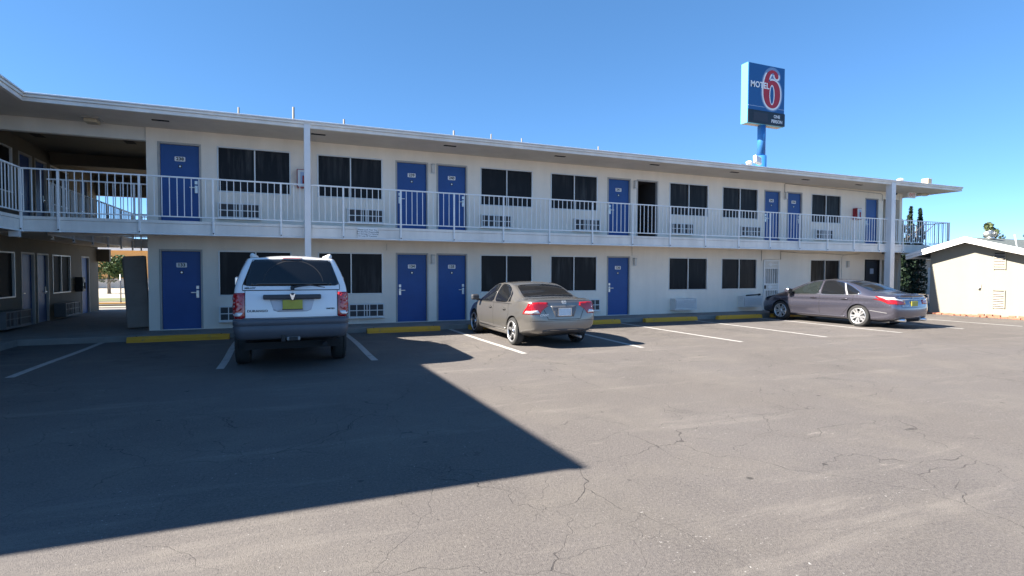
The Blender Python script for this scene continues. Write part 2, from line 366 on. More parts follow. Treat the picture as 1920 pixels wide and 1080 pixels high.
# ------------------------------------------------------------------ camera, light
def setup_view():
    yaw, pit, rol = 0.391625002, 0.0299354870, 0.00264428463
    cy, sy = math.cos(yaw), math.sin(yaw)
    F = Vector((sy * math.cos(pit), cy * math.cos(pit), -math.sin(pit))); Rr = Vector((cy, -sy, 0)); U = Rr.cross(F)
    c, s = math.cos(rol), math.sin(rol); R2 = c * Rr + s * U; U2 = -s * Rr + c * U
    cam = bpy.data.cameras.new('camera'); co = bpy.data.objects.new('camera', cam); COL.objects.link(co)
    co.matrix_world = Matrix(((R2.x, U2.x, -F.x, 3.27965), (R2.y, U2.y, -F.y, -16.39328), (R2.z, U2.z, -F.z, 1.67540), (0, 0, 0, 1)))
    cam.sensor_width = 36; cam.lens = 1020.756 / 1920 * 36; cam.clip_end = 3000; cam.clip_start = .05
    SC.camera = co
    sd = Vector((-7.17, .92, 5.42)).normalized()          # towards the sun
    sl = bpy.data.lights.new('sun', 'SUN'); sl.energy = SUN; sl.angle = R(.5); sl.color = (1., .93, .83)
    so = bpy.data.objects.new('sun', sl); COL.objects.link(so); so.rotation_euler = sd.to_track_quat('Z', 'Y').to_euler(); so.location = sd * 60
    w = bpy.data.worlds.new('World'); SC.world = w; w.use_nodes = True; nt = w.node_tree
    bg = nt.nodes['Background']; sk = nt.nodes.new('ShaderNodeTexSky'); sk.sky_type = 'NISHITA'; sk.sun_disc = False
    sk.sun_elevation = math.asin(sd.z); sk.sun_rotation = math.atan2(sd.x, sd.y); sk.altitude = 3000; sk.air_density = .5; sk.dust_density = 0.; sk.ozone_density = 2.6
    gm = nt.nodes.new('ShaderNodeGamma'); gm.inputs[1].default_value = SKYG; nt.links.new(sk.outputs[0], gm.inputs[0]); hs = nt.nodes.new('ShaderNodeHueSaturation'); hs.inputs['Saturation'].default_value = SKYS; hs.inputs['Hue'].default_value = SKYH; hs.inputs['Value'].default_value = SKYV; nt.links.new(gm.outputs[0], hs.inputs['Color']); nt.links.new(hs.outputs[0], bg.inputs[0]); bg.inputs[1].default_value = SKY
    vs = SC.view_settings; vs.view_transform = 'Standard'; vs.look = 'None'; vs.exposure = EXPO; vs.gamma = 1; vs.use_curve_mapping = False
    SC.cycles.max_bounces = 8; SC.cycles.diffuse_bounces = 5; SC.cycles.glossy_bounces = 4
SUN, SKY, EXPO = 5., .145, 1.97
SKYG, SKYS, SKYH, SKYV = .65, 1.40, .4995, .97
setup_view()
# ------------------------------------------------------------------ ground
XW = -3.45            # left wing wall plane
g = MB(); g.quad([(-400, -400, 0), (400, -400, 0), (400, 600, 0), (-400, 600, 0)], M['asphalt']); struct(g.build('parking_lot'))
sw = MB()
K = .14
sw.box(XW - 9, 29.4, -1.12, 10.4, -.1, K, M['concrete'], bevel=.015)
struct(sw.build('sidewalk'))
sw = MB(); sw.box(XW - 9, -2.25, -11.6, -1.123, -.1, K, M['concrete'], bevel=.015); struct(sw.build('side_walkway'))
d = MB(); d.quad([(-80, 13.6, .012), (40, 13.6, .012), (40, 45, .012), (-80, 45, .012)], M['dirt']); struct(d.build('dirt_ground'))
d = MB(); d.quad([(-80, 19, .03), (40, 19, .03), (40, 23, .03), (-80, 23, .03)], M['grass']); struct(d.build('grass_verge'))
cb = MB(); cb.box(-60, 5, 14.6, 14.85, 0, .15, M['yellow']); cb.box(-60, 5, 14.3, 14.6, 0, .10, M['concrete']); struct(cb.build('kerb'))
def line(x, y0, y1, x1=None, w=.125):
    x1 = x if x1 is None else x1
    b = MB(); n = 14
    for i in range(n):
        t0, t1 = i / n, (i + 1) / n
        for_x = lambda t: x + (x1 - x) * t + .012 * math.sin(7 * t + x); yy = lambda t: y0 + (y1 - y0) * t
        b.quad([(for_x(t0) - w / 2, yy(t0), .004), (for_x(t0) + w / 2, yy(t0), .004), (for_x(t1) + w / 2, yy(t1), .004), (for_x(t1) - w / 2, yy(t1), .004)], M['line'])
    bmesh.ops.remove_doubles(b.bm, verts=b.bm.verts, dist=1e-5)
    o = struct(b.build('parking_line')); return o
for x, y0, y1, x1 in ((-.70, -1.15, -5.6, -.74), (2.16, -1.15, -5.95, 2.2), (4.72, -1.15, -6.0, 4.80), (7.62, -1.15, -6.25, 7.74), (10.72, -1.15, -6.4, 10.55), (13.34, -1.15, -6.45, 13.36), (16.36, -1.15, -6.5, 16.22), (19.25, -1.15, -6.55, 19.1), (22.0, -1.15, -6.55, 21.95), (24.6, -1.15, -6.75, 24.6)):
    line(x, y0, y1, x1)

# ------------------------------------------------------------------ motel
ZF = 2.88; ZS = 5.315          # upper floor, soffit
motel = thing('motel_building', (0, 0, 0), 'long two storey cream motel with blue doors, white balcony railing and flat overhanging roof', 'motel')
DL = [(.30, 1.17, '133'), (6.34, 7.22, '134'), (7.59, 8.47, '135'), (13.70, 14.56, '136')]
DU = [(.30, 1.17, '238'), (6.34, 7.22, '239'), (7.59, 8.47, '240'), (13.70, 14.56, '241'), (14.92, 15.74, None), (21.02, 21.80, '243'), (22.27, 23.03, '244'), (27.0, 27.77, '')]
WN = [(1.60, 3.385), (4.10, 5.895), (8.965, 10.76), (11.445, 13.235), (16.315, 18.11), (18.82, 20.625), (23.62, 25.395)]
WL, WU = (1.014, 2.207), (3.786, 4.97)
DTL, DTU = 2.18, 4.93; FR = .055
def facade(mb, opens, a0, a1, z0, z1, fn, m, depth=.10):
    A = sorted({a0, a1} | {v for o in opens for v in o[:2]}); Z = sorted({z0, z1} | {v for o in opens for v in o[2:]})
    inside = lambda a, z: any(o[0] < a < o[1] and o[2] < z < o[3] for o in opens)
    for i in range(len(A) - 1):
        for j in range(len(Z) - 1):
            if not inside((A[i] + A[i + 1]) / 2, (Z[j] + Z[j + 1]) / 2):
                mb.quad([fn(A[i], Z[j], 0), fn(A[i + 1], Z[j], 0), fn(A[i + 1], Z[j + 1], 0), fn(A[i], Z[j + 1], 0)], m)
    for a, b, c, e in opens:
        for p in (((a, c), (a, e)), ((b, e), (b, c)), ((a, e), (b, e)), ((b, c), (a, c))):
            mb.quad([fn(*p[0], 0), fn(*p[1], 0), fn(*p[1], depth), fn(*p[0], depth)], m)
FN = lambda a, z, d: (a, d, z)
ops = [(a - FR, b + FR, K, DTL + FR) for a, b, _ in DL] + [(a - FR, b + FR, ZF, DTU + FR) for a, b, _ in DU]
ops += [(a, b) + WL for a, b in WN] + [(a, b) + WU for a, b in WN]
ops += [(20.98, 21.84, K, 2.20), (27.0, 28.0, K, 2.26)]
w = MB(); facade(w, ops, 0, 28.14, K - .05, ZS, FN, M['stucco'])
st = M['stucco']
# solid rooms behind the skin, one open room behind the ajar door, an open stair bay at the right end
w.box(.001, 14.86, .101, 9, K - .05, ZS, st); w.box(15.8, 28.139, .101, 9, K - .05, ZS, st); w.box(14.861, 15.799, .101, 9, K - .05, ZF - .01, st)
w.box(14.861, 15.799, 4, 9, ZF, ZS, M['interior']); w.box(14.8605, 15.7995, .12, 4, DTU + FR, ZS - .001, M['interior'])
w.quad([(14.861, .101, ZF - .004), (15.799, .101, ZF - .004), (15.799, 4, ZF - .004), (14.861, 4, ZF - .004)], M['interior'])
w.quad([(14.8615, .12, ZF), (14.8615, 4, ZF), (14.8615, 4, DTU + FR), (14.8615, .12, DTU + FR)], M['interior']); w.quad([(15.7985, .12, ZF), (15.7985, 4, ZF), (15.7985, 4, DTU + FR), (15.7985, .12, DTU + FR)], M['interior'])
# end pier of the stair bay and its back wall
w.box(29.28, 29.46, 0, 2.2, K, ZS, st); w.box(28.14, 29.28, 2.0, 2.2, K, ZS, M['soffit'])
w.box(28.14, 29.28, .02, .2, 5.0, ZS, st); w.box(28.14, 29.28, .02, .2, 2.25, 2.52, st)
w.build('wall', parent=motel)

def add_door(a0, a1, z0, z1, num, mat='blue', hinge_left=True, fn=FN, leaf=True, frame='frame', label=None, plate=True):
    y = .05
    b = MB(); b.box(a0, a1, y, y + .045, z0 + .012, z1, M[mat], bevel=.004)
    if fn is not FN:
        for v in b.bm.verts: v.co = fn(v.co.x, v.co.z, v.co.y)
    o = b.build('door', parent=motel)
    f = MB()
    for q in ((a0 - FR, a0 - .004, -.012, .09, z0, z1 + FR), (a1 + .004, a1 + FR, -.012, .09, z0, z1 + FR), (a0 - .004, a1 + .004, -.012, .09, z1 + .004, z1 + FR)): f.box(*q, M[frame], bevel=.006)
    f.box(a0 - FR + .002, a1 + FR - .002, -.03, .085, z0 - .02, z0 + .012, M['alu'])
    if fn is not FN:
        for v in f.bm.verts: v.co = fn(v.co.x, v.co.z, v.co.y)
    f.build('door_frame', parent=o)
    if num is not None:
        mid = (a0 + a1) / 2
        if num:
            p = MB(); zc = z1 - .355; p.prism(rrect(mid - .12, mid + .12, zc - .06, zc + .06, .02), lambda a, z, d: fn(a, z, y - d), .0005, .006, M['white'])
            p.text(num, .112, lambda a, c, d: fn(mid + a, zc + c, y - d), M['ink'], bold=.004, depth=.0085, sx=1.05)
            p.build('number_plate', parent=o)
            p = MB(); zc = z1 - .545; p.prism(rrect(mid - .04, mid + .04, zc - .04, zc + .04, .008), lambda a, z, d: fn(a, z, y - d), .0005, .006, M['ink'])
            p.prism(circ(mid, zc, .022), lambda a, z, d: fn(a, z, y - d), .006, .012, M['steel']); p.build('peephole', parent=o)
        hx = a0 + .075 if hinge_left else a1 - .075; s = 1 if hinge_left else -1
        h = MB(); zz = z0 + .93
        if num:
            h.box(hx - .035, hx + .035, y - .02, y, zz + .12, zz + .21, M['steel'], bevel=.006)
            h.box(hx - .035, hx + .035, y - .022, y, zz - .11, zz + .09, M['steel'], bevel=.006)
            h.box(min(hx, hx + s * .15), max(hx, hx + s * .15), y - .06, y - .04, zz + .02, zz + .045, M['steel'], bevel=.006); h.box(hx - .015, hx + .015, y - .05, y - .02, zz + .015, zz + .05, M['steel'])
        else:
            h.box(hx - .03, hx + .03, y - .015, y, zz - .05, zz + .16, M['steel'], bevel=.005); h.box(min(hx, hx + s * .12), max(hx, hx + s * .12), y - .055, y - .015, zz, zz + .025, M['steel'], bevel=.006)
        if fn is not FN:
            for v in h.bm.verts: v.co = fn(v.co.x, v.co.z, v.co.y)
        h.build('handle', parent=o)
    if label: o['label'] = label
    return o
def circ(cx, cy, r, n=20, r2=None): return [(cx + r * math.cos(2 * math.pi * k / n), cy + (r2 or r) * math.sin(2 * math.pi * k / n)) for k in range(n)]
def rrect(x0, x1, y0, y1, r, n=4):
    o = []
    for cx, cy, a in ((x1 - r, y1 - r, 0), (x0 + r, y1 - r, 90), (x0 + r, y0 + r, 180), (x1 - r, y0 + r, 270)):
        o += [(cx + r * math.cos(R(a + 90 * k / n)), cy + r * math.sin(R(a + 90 * k / n))) for k in range(n + 1)]
    return o
def add_window(a0, a1, z0, z1, fn=FN, glass='glass'):
    e = .035; mid = (a0 + a1) / 2
    b = MB(); b.box(a0, a1, .045, .06, z0, z1, M[glass])
    f = MB()
    for q in ((a0 - .012, a0 + e - .012, -.014, .05, z0 - .012, z1 + .012), (a1 - e + .012, a1 + .012, -.014, .05, z0 - .012, z1 + .012), (a0 + e - .012, a1 - e + .012, -.014, .05, z0 - .012, z0 + e - .012), (a0 + e - .012, a1 - e + .012, -.014, .05, z1 - e + .012, z1 + .012), (mid - .017, mid + .017, .0, .05, z0 + e - .012, z1 - e + .012)): f.box(*q, M['alu'], bevel=.004)
    if fn is not FN:
        for q in (b, f):
            for v in q.bm.verts: v.co = fn(v.co.x, v.co.z, v.co.y)
    o = b.build('window', parent=motel); f.build('window_frame', parent=o); return o
for i, (a, b, n) in enumerate(DL): add_door(a, b, K + .005, DTL, n, hinge_left=(i in (1, 3)), label='blue ground floor door numbered ' + n)
for i, (a, b, n) in enumerate(DU):
    if n is None: continue
    add_door(a, b, ZF + .01, DTU, n, hinge_left=(i in (1, 3, 5, 7)), label=('blue upstairs door numbered ' + n) if n else 'blue upstairs door without a number, at the far end')
for a, b in WN: add_window(a, b, *WU); add_window(a, b, *WL)
# the door standing ajar: leaf swung into the dark room
a0, a1 = 14.92, 15.74
o = MB(); T = Matrix.Translation((a0 + .01, .07, 0)) @ Matrix.Rotation(R(62), 4, 'Z')
o.box(0, .80, 0, .045, ZF + .02, DTU, M['blue'], bevel=.004)
for v in o.bm.verts: v.co = T @ v.co
dj = o.build('door', parent=motel); dj['label'] = 'blue upstairs door standing open into a dark room'
f = MB()
for q in ((a0 - FR, a0 - .004, -.012, .1, ZF, DTU + FR), (a1 + .004, a1 + FR, -.012, .1, ZF, DTU + FR), (a0 - .004, a1 + .004, -.012, .1, DTU + .004, DTU + FR)): f.box(*q, M['frame'], bevel=.006)
f.build('door_frame', parent=dj)
h = MB(); fnT = lambda a, z, d: tuple(T @ Vector((a, -d, z)))
zc = DTU - .355; h.prism(rrect(.40 - .112, .40 + .112, zc - .055, zc + .055, .02), fnT, .0005, .006, M['white']); h.text('242', .112, lambda a, c, d: fnT(.40 + a, zc + c, d), M['ink'], bold=.007, depth=.0085); h.build('number_plate', parent=dj)
h = MB(); zz = ZF + .93
for q in ((.69, .76, -.02, 0, zz + .12, zz + .21), (.69, .76, -.022, 0, zz - .11, zz + .09), (.58, .73, -.06, -.04, zz + .02, zz + .045), (.71, .74, -.05, -.02, zz + .015, zz + .05)): h.box(*q, M['steel'])
for v in h.bm.verts: v.co = T @ v.co
h.build('handle', parent=dj)
# made-up bed edge inside the open room, barely lit
# dark service door and the white security gate on the ground floor
dd = add_door(27.08, 27.93, K + .005, 2.2, None, mat='darkdoor', frame='black', label='dark grey ground floor door with a paper notice')
p = MB(); p.box(27.42, 27.66, .043, .0495, 1.62, 1.86, M['sign_halo']); p.build('paper_notice', parent=dd)
gt = MB(); a0, a1, z0, z1 = 20.99, 21.83, K + .03, 2.185
fm = M['rail']
for q in ((a0, a0 + .06, z0, z1), (a1 - .06, a1, z0, z1), (a0 + .06, a1 - .06, z1 - .06, z1), (a0 + .06, a1 - .06, z0, z0 + .06), (a0 + .06, a1 - .06, z1 - .36, z1 - .32), (a0 + .06, a1 - .06, z1 - 1.0, z1 - .96), (a0 + .06, a1 - .06, z1 - 1.24, z1 - 1.2)): gt.box(q[0], q[1], -.03, .01, q[2], q[3], fm)
gt.box(a0 + .06, a1 - .06, -.012, -.004, z1 - .32, z1 - .06, M['beam']); gt.box(a0 + .06, a1 - .06, -.012, -.004, z1 - 1.2, z1 - 1.0, M['beam'])
for k in range(6):
    x = a0 + .12 + k * .12
    for q in ((z1 - .96, z1 - .36), (z0 + .06, z1 - 1.24)): gt.box(x - .012, x + .012, -.02, 0, q[0], q[1], fm)
for zc in (z1 - .19, z1 - 1.1):
    for rr in (.14, .10): pass
    x = (a0 + a1) / 2
    gt.prism([(x - .2, zc), (x - .06, zc + .085), (x + .08, zc), (x - .06, zc - .085)], FN, -.02, -.005, fm)
    gt.box(x + .08, a1 - .06, -.018, -.004, zc - .012, zc + .012, fm)
gb = gt.build('security_gate', parent=motel); gb['label'] = 'cream barred security gate over a ground floor door'
b = MB(); b.box(a0, a1, .07, .11, K, z1, M['frame']); b.build('door', parent=motel)
b = MB(); b.box(a0 + .02, a0 + .10, -.055, -.031, z1 - 1.17, z1 - 1.03, M['ink'], bevel=.01); b.build('handle', parent=gb)

# ---- balcony slab and fascia
BY = -1.40; XE = XW + 1.40     # balcony edges; XE = inner edge of left walkway
s = MB()
s.box(XW, 30.35, BY + .04, -.001, 2.60, ZF - .02, M['soffit']); s.box(28.15, 30.35, 0, 2.9, 2.60, ZF - .021, M['soffit'])
s.box(XW, XE - .041, -11.2, BY + .039, 2.60, ZF - .02, M['soffit']); s.box(XW + .001, XE - .041, .001, 9.2, 2.57, ZF - .06, M['soffit'])
s.box(XE - .04, -.001, .0005, .059, 2.601, ZF - .02, M['soffit']); s.box(XE - .04, -.001, 8.041, 9.2, 2.571, ZF - .06, M['soffit'])
s.build('balcony_floor', parent=motel)
s = MB()
def fascia_x(x0, x1, y, sgn=-1):
    s.box(x0, x1, min(y, y - sgn * .04), max(y, y - sgn * .04), 2.56, 2.785, M['fascia']); s.box(x0, x1, min(y + sgn * .012, y - sgn * .04), max(y + sgn * .012, y - sgn * .04), 2.792, 2.86, M['fascia'])
    s.box(x0, x1, min(y + sgn * .03, y - sgn * .03), max(y + sgn * .03, y - sgn * .03), 2.525, 2.555, M['rail'])
def fascia_y(y0, y1, x, sgn=1):
    s.box(min(x, x - sgn * .04), max(x, x - sgn * .04), y0, y1, 2.56, 2.785, M['fascia']); s.box(min(x + sgn * .012, x - sgn * .04), max(x + sgn * .012, x - sgn * .04), y0, y1, 2.792, 2.86, M['fascia'])
    s.box(min(x + sgn * .03, x - sgn * .03), max(x + sgn * .03, x - sgn * .03), y0, y1, 2.525, 2.555, M['rail'])
fascia_x(XE + .03, 30.39, BY); fascia_y(-11.2, BY + .04, XE); fascia_y(BY + .04, 2.9, 30.35 + .04)
fascia_y(.14, 8.0, XE); fascia_x(XE + .03, -.001, .10, 1); fascia_x(XE, -.001, 8.0)
s.box(XE - .16, XE + .02, BY - .13, BY - .031, 2.40, 2.52, M['trim'])
s.build('balcony_fascia', parent=motel)
def bars(mb, p, z0, z1, r, m): mb.box(p[0] - r, p[0] + r, p[1] - r, p[1] + r, z0, z1, m)
def railing(p0, p1, posts, low=2.53, zt=3.885, zb=2.955, step=.1508, m=None, dz=0., first=None, mid=None):
    m = m or M['rail']; p0, p1 = Vector(p0), Vector(p1); d = p1 - p0; ln = d.length; d.normalize(); ax = abs(d.x) > .5
    b = MB(); zt += dz; zb += dz; low += dz
    def rail(z, h, wd):
        lo, hi = (min(p0.x, p1.x), max(p0.x, p1.x)) if ax else (min(p0.y, p1.y), max(p0.y, p1.y))
        if ax: b.box(lo - .02, hi + .02, p0.y - wd, p0.y + wd, z - h, z + h, m)
        else: b.box(p0.x - wd, p0.x + wd, lo, hi, z - h, z + h, m)
    rail(zt, .016, .024); rail(zb, .013, .018)
    if mid: rail(mid, .013, .016)
    t = first if first is not None else step * .5
    while t < ln - .02:
        q = p0 + d * t
        if all(abs(t - u) > step * .4 for u in posts):
            j = random.uniform(-.006, .006); bars(b, (q.x + (j if ax else 0), q.y + (0 if ax else j)), zb + .013, zt - .016, .0085, m)
        t += step
    o = b.build('railing', parent=motel)
    src = None
    for u in posts:
        q = p0 + d * u
        if src is None:
            pb = MB(); pb.box(-.022, .022, -.022, .022, low, zt - .016, m, bevel=.004); pb.box(-.035, .035, -.034, .034, low - .012, low + .0, m); pb.box(-.012, .012, -.034, -.022, low + .03, low + .06, M['ink'])
            src = pb.build('railing_post', parent=o); src.location = (q.x, q.y, 0); c = src
        else:
            c = src.copy(); COL.objects.link(c); c.parent = o; c.location = (q.x, q.y, 0)
    return o
PS = [.135 + 1.508 * k for k in range(21)]; PS = [-1.373] + [p for p in PS if p < 30.4]
railing((XE, BY - .03, 0), (30.42, BY - .03, 0), [p - XE for p in PS] + [30.40 - XE], first=.02 + (.1508 - ((XE + .02 - .135) % .1508)))
ly = [BY - .03 - .02 - 1.508 * k for k in range(7)]
railing((XE + .03, -11.2, 0), (XE + .03, BY - .03, 0), [y + 11.2 for y in ly], first=.03)
railing((30.40, BY - .03, 0), (30.40, 2.9, 0), [1.5, 3.0, 4.3], step=.17, m=M['backlit_rail'])
railing((XE, .13, 0), (-.02, .13, 0), [.3, 1.75], first=.1, low=2.86)
railing((XE + .03, .13, 0), (XE + .03, 8.0, 0), [.1, 1.55, 3.1, 4.6, 6.1, 7.6], dz=-.09)
railing((XE, 7.97, 0), (-.02, 7.97, 0), [.25, 1.75], dz=-.09)
railing((XE, 9.1, 0), (-.02, 9.1, 0), [1.0], dz=-.09, low=2.86)

# ---- roof
EY = -1.58; EX = -1.90; RX = 30.98
r = MB()
r.box(-13, RX - .08, EY + .08, 10.4, ZS, 5.46, M['soffit']); r.box(-13, EX - .08, -11.4, EY + .08, ZS, 5.46, M['soffit'])
r.box(-12.9, RX - .1, EY + .1, 10.3, 5.461, 5.50, M['gravel']); r.box(-12.9, EX - .1, -11.3, EY + .1, 5.461, 5.50, M['gravel'])
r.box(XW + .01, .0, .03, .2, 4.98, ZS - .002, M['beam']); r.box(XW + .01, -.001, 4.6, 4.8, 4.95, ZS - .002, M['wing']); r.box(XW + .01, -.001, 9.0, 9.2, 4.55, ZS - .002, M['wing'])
r.quad([(XW, .21, ZS - .004), (-.001, .21, ZS - .004), (-.001, 8.99, ZS - .004), (XW, 8.99, ZS - .004)], M['wing'])  # dark sheet puts the passage shade into the ceiling colour
r.build('roof', parent=motel)
r = MB()
for z0, z1, o_ in ((5.295, 5.375, .0), (5.382, 5.435, .03)):
    r.box(EX, RX, EY - o_, EY + .08, z0, z1, M['fascia']); r.box(EX - .08, EX + o_, -11.4 - o_, EY - .0001 - o_, z0, z1, M['fascia']); r.box(RX - .08, RX + o_, EY + .08, 10.4, z0, z1, M['fascia'])
    r.box(-13, EX - .08, -11.4 - o_, -11.32, z0, z1, M['fascia'])
r.build('roof_fascia', parent=motel)
r = MB()
r.box(EX + .061, RX, EY - .06, EY + .06, 5.44, 5.475, M['trim'], bevel=.006); r.box(EX - .06, EX + .06, -11.46, EY + .06, 5.44, 5.474, M['trim'], bevel=.006); r.box(RX - .06, RX + .06, EY + .061, 10.4, 5.44, 5.475, M['trim'], bevel=.006)
r.build('gutter', parent=motel)
for o in motel.children:          # wing roof edge skewed to steer the tip of its ground shadow
    if o.name.split('.')[0] in ('roof', 'roof_fascia', 'gutter'):
        for v in o.data.vertices:
            if v.co.y < -1.7 and v.co.x > -3: v.co.x += .25 * (-1.6 - v.co.y) / 9.8
for x, y in ((.48, -.86), (4.08, -.93), (7.67, -1.03), (11.25, -1.02), (14.83, -1.07), (18.35, -1.07), (22.1, -.95), (25.2, -.92)):
    one('soffit_vent', 'slot', motel, (x - .18, x + .18, y - .05, y + .05, ZS - .012, ZS + .01))
for x, y in ((-2.9, 2.15), (-.8, 2.1)): one('soffit_vent', 'slot', motel, (x - .12, x + .12, y - .2, y + .2, ZS - .012, ZS + .01))
for x, zt, rr in ((1.94, 6.72, .035), (3.51, 6.91, .045), (5.06, 6.69, .04), (8.82, 6.70, .04), (10.24, 6.72, .03), (11.46, 6.68, .03), (14.79, 6.67, .035)):
    b = MB(); b.tube([(x, 2.5, 5.45), (x, 2.5, zt)], rr * .8, 10, M['pipe']); b.lathe([(5.5, rr * 2.2), (5.58, rr * 1.1)], c=(x, 2.5, 0), n=10, m=M['slot']); b.build('vent_pipe', parent=motel)
b = MB(); b.box(29.5, 29.78, -1.05, -.75, 5.45, 5.86, M['beige'], bevel=.03); b.build('chimney', parent=motel)
b = MB(); b.tube([(27.85, -.9, 5.45), (27.85, -.9, 5.66)], .05, 8, M['offwhite']); b.lathe([(5.66, .13), (5.71, .14), (5.76, .05)], c=(27.85, -.9, 0), n=12, m=M['white']); b.build('vent_pipe', parent=motel)
b = MB(); b.box(3.70, 3.85, EY - .03, EY + .12, .0, 5.40, M['trim'], bevel=.008); b.build('column', parent=motel)
b = MB(); b.box(26.22, 26.48, EY - .03, EY + .22, .0, 5.40, M['trim'], bevel=.008); b.build('column', parent=motel)
# conduits
def conduit(pts, rr=.012, m='frame'):
    b = MB(); b.tube(pts, rr, 6, M[m]); return b.build('conduit', parent=motel)
conduit([(22.06, -.02, 4.93), (22.06, -.02, 5.26), (22.1, -.02, 5.295), (22.3, -.03, 5.29), (24, -.03, 5.27), (25.5, -.03, 5.25), (27.9, -.03, 5.22), (28.05, -.02, 5.18), (28.05, -.02, 4.9)])
conduit([(21.9, -.02, 2.2), (21.9, -.02, 2.56)]); conduit([(20.86, -.02, 2.15), (20.86, -.02, 2.56)]); conduit([(14.68, -.02, 2.26), (14.68, -.02, 2.56)], .007)
conduit([(21.9, -.03, 2.53), (23.2, -.03, 2.47), (24.2, -.03, 2.5), (25.6, -.03, 2.44), (26.6, -.03, 2.5)], .009); conduit([(25.50, -.02, 1.2), (25.50, -.02, 2.35), (25.62, -.02, 2.46)], .012, 'beam')
conduit([(6.02, -.01, 2.3), (6.02, -.01, 2.5)], .006)

# ---- left wing
FW = lambda a, z, d: (XW - d, a, z - .05)
lops = []; LW = [(-8.6, -6.8), (-5.9, -4.1), (.35, 2.12), (4.68, 6.16)]; LD = [(-10.2, -9.3), (-3.4, -2.5), (2.56, 3.3), (3.58, 4.31), (7.28, 8.0)]
for a, b in LW: lops += [(a, b) + WL, (a, b) + WU]
for a, b in LD: lops += [(a - FR, b + FR, K, DTL + FR), (a - FR, b + FR, ZF, DTU + FR)]
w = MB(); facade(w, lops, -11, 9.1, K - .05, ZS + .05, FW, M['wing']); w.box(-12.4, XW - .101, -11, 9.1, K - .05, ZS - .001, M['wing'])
w.box(XW + .002, XW + .40, 8.95, 9.15, 2.02, 2.5, M['wing'])
w.build('wall', parent=motel)
for a, b in LW: add_window(a, b, *WL, fn=FW, glass='shaded_glass'); add_window(a, b, *WU, fn=FW, glass='shaded_glass')
for i, (a, b) in enumerate(LD):
    for z0, z1 in ((K + .005, DTL), (ZF + .01, DTU)): add_door(a, b, z0, z1, '', hinge_left=(i % 2 == 0), fn=FW)
# ------------------------------------------------------------------ fixtures on the motel
def ac_grid(loc, label, wd=1.02, hg=.40, dp=.10, rz=0., mc='offwhite', mg='white'):
    t = thing('air_conditioner', loc, label, 'air conditioner', 'wall air conditioners below the motel windows', rz)
    b = MB(); b.box(0, wd, -dp, 0, 0, hg, M[mc], bevel=.008); b.box(-.02, wd + .02, -dp - .03, 0, -.03, .0, M[mc], bevel=.005); b.build('casing', parent=t)
    b = MB(); b.box(.04, wd - .04, -dp - .002, -dp + .002, .035, hg - .035, M['coil'])
    for k in range(14): b.box(.045, wd - .045, -dp - .007, -dp - .003, .05 + k * .022, .055 + k * .022, M['plastic'])
    b.build('intake', parent=t)
    b = MB(); m = M[mg]
    for x in (.0, .215, .43, .505, .58, .80, wd - .03): b.box(x, x + .022, -dp - .02, -dp - .003, .0, hg, m)
    for z in (0, .19, hg - .025): b.box(.022, wd - .03, -dp - .019, -dp - .0035, z, z + .022, m)
    b.build('grille', parent=t); return t
def ac_louvre(loc, label, wd=1.0, hg=.40, dp=.30):
    t = thing('air_conditioner', loc, label, 'air conditioner', 'wall air conditioners below the motel windows')
    b = MB(); b.box(0, wd, -dp, 0, 0, hg, M['offwhite'], bevel=.01); b.box(-.01, wd + .01, -dp - .02, 0, -.025, .0, M['white'], bevel=.005); b.build('casing', parent=t)
    b = MB(); b.box(.03, wd - .03, -dp - .003, -dp + .001, .03, hg - .03, M['slot']); b.build('intake', parent=t)
    b = MB()
    for k in range(8):
        z = .035 + k * .043
        b.quad([(.02, -dp - .035, z), (wd - .02, -dp - .035, z), (wd - .02, -dp - .004, z + .03), (.02, -dp - .004, z + .03)], M['white'])
        b.box(.02, wd - .02, -dp - .038, -dp - .034, z - .004, z + .008, M['white'])
    b.build('louvre', parent=t); return t
for x, s in ((1.60, 'left edge of the window beside door 238'), (4.89, 'upstairs window just right of the white column'), (8.96, 'upstairs window right of door 240'), (12.28, 'upstairs window left of door 241'), (16.34, 'upstairs window right of the open door'), (19.68, 'upstairs window left of door 243'), (23.78, 'upstairs window right of door 244')):
    ac_grid((x, 0, 3.085), 'gridded air conditioner under the ' + s)
for x, s in ((1.60, 'right of door 133, half behind the white car'), (4.91, 'left of door 134, beside the white car'), (8.96, 'right of door 135, behind the beige sedan'), (12.30, 'left of door 136, half behind the beige sedan')):
    ac_grid((x, 0, .335), 'gridded ground floor air conditioner ' + s)
ac_louvre((16.38, 0, .30), 'white slatted box air conditioner under the ground floor window right of door 136')
t = ac_louvre((19.66, 0, .34), 'white slatted box air conditioner left of the cream security gate')
b = MB(); b.tube([(19.9, -.2, .77), (20.55, -.2, .795)], .025, 8, M['ink']); b.tube([(20.52, -.2, .79), (20.62, -.2, .80)], .04, 8, M['ink']); o = b.build('black_pipe'); tag(o, 'short black pipe lying on the slatted air conditioner by the gate', 'pipe')
t = ac_grid((XW, 4.72, .25), 'grey boxed air conditioner under the dark window deep in the left passage', wd=1.3, dp=.28, rz=R(90), mc='shaded_box', mg='shaded_box')
t = ac_grid((XW, .62, .25), 'long grey air conditioner on the shaded left wing by the walkway corner', wd=1.45, dp=.34, rz=R(90), mc='shaded_box', mg='shaded_box')

